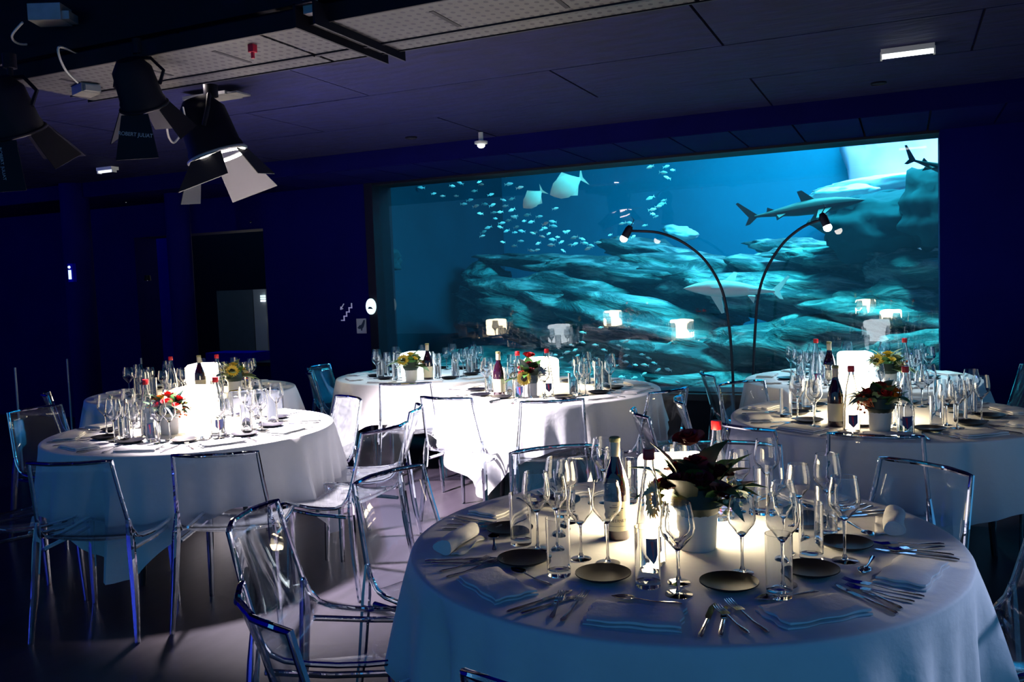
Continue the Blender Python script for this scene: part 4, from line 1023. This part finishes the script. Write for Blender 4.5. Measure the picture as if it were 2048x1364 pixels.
# bird pictogram plate
p = on_wall(723, 652); r_ = empty('bird_sign', p); tag(r_, 'small grey plate with a dark bird silhouette beside the window', 'sign')
b = MB(); b.box((0, 0, 0), (.12, .008, .16)); b.build('plate', M['signgrey'], r_, smooth=False)
b = MB(); pts = [(-.05, -.02), (-.02, .01), (.0, .012), (.02, .04), (.03, .062), (.045, .068), (.05, .058), (.045, .03), (.03, -.01), (.012, -.03), (.01, -.05), (-.005, -.05), (-.005, -.03), (-.03, -.032)]
k = len(pts); b.add([(x, -.006, z) for x, z in pts] + [(x, -.003, z) for x, z in pts], [tuple(range(k)), tuple(range(2 * k - 1, k - 1, -1))] + [(i, i + k, (i + 1) % k + k, (i + 1) % k) for i in range(k)]); b.build('bird_print', M['dark_ink'], r_, smooth=False)
# round sign
p = on_wall(742, 613, .06); r_ = empty('round_sign', p); tag(r_, 'round white lit sign with a dark fish mark at the window edge', 'sign')
b = MB(); n = 32; b.add([(.062 * math.cos(2 * math.pi * i / n), yy, .085 * math.sin(2 * math.pi * i / n)) for yy in (-.006, .006) for i in range(n)], [tuple(range(n - 1, -1, -1)), tuple(range(n, 2 * n))] + [(i, (i + 1) % n, (i + 1) % n + n, i + n) for i in range(n)]); b.build('disc', M['signlit'], r_, smooth=False)
b = MB(); pts = [(-.035, -.025), (-.02, .0), (-.005, -.006), (.005, .0), (.03, -.03), (.01, -.026)]
k = len(pts); b.add([(x, -.010, z) for x, z in pts] + [(x, -.007, z) for x, z in pts], [tuple(range(k)), tuple(range(2 * k - 1, k - 1, -1))] + [(i, i + k, (i + 1) % k + k, (i + 1) % k) for i in range(k)]); b.build('fish_print', M['dark_ink'], r_, smooth=False)
# lit letter i and point lamps in the dark hall
p = ony(193, 543, 6.865); p.x = COLX + .05; p.y = COLY - .165; r_ = empty('information_sign', p); tag(r_, 'small lit letter i sign in the dark left hall', 'sign')
b = MB(); b.box((0, 0, -.02), (.028, .02, .10)); b.build('letter_stroke', M['signlit'], r_, smooth=False)
b = MB(); v, f = ICO_S; b.add([x * .017 + Vector((-.006, 0, .062)) for x in v], f); b.build('letter_dot', M['signlit'], r_)
b = MB(); b.box((0, .03, 0), (.08, .05, .20)); b.build('plate', M['wallb'], r_, smooth=False)
def spot_dot(px, py, Y, rad, m, lab):
    p = ony(px, py, Y); r_ = empty('wall_lamp', p); b = MB(); v, f = ICO3; b.add([x * rad for x in v], f); b.build('bulb', m, r_)
    b = MB(); b.lathe([(rad * 1.5, -rad), (rad * 1.2, rad * 1.4), (0, rad * 1.5)], 16, cap=False); b.build('shade', M['blackm'], r_); tag(r_, lab, 'lamp')
spot_dot(295, 557, 7.6, .026, M['coolbulb'], 'bright small lamp in the dark left hall')
spot_dot(252, 403, 7.6, .012, M['dimbulb'], 'tiny lamp high in the dark left hall')
spot_dot(501, 444, 7.6, .008, M['dimbulb'], 'tiny lamp high on the wall left of the aquarium')
# thin posts behind the left tables
for px, py, Y, lab in [(30, 735, 5.2, 'thin metal post at the far left edge'), (134, 718, 6.3, 'thin metal post behind the glasses of the left table'), (282, 716, 6.6, 'thin metal post behind the far left table')]:
    p = ony(px, py, Y); root = empty('barrier_post', (p.x, p.y, 0)); b = MB(); b.tube([(0, 0, .02), (0, 0, p.z)], .009, 8); b.build('pole', M['galv'], root)
    b = MB(); b.lathe([(0, 0), (.12, 0), (.12, .012), (.015, .025), (0, .025)], 20, cap=False); b.build('base', M['black'], root); tag(root, lab, 'post', 'barrier posts')
# low bench ledge under the window
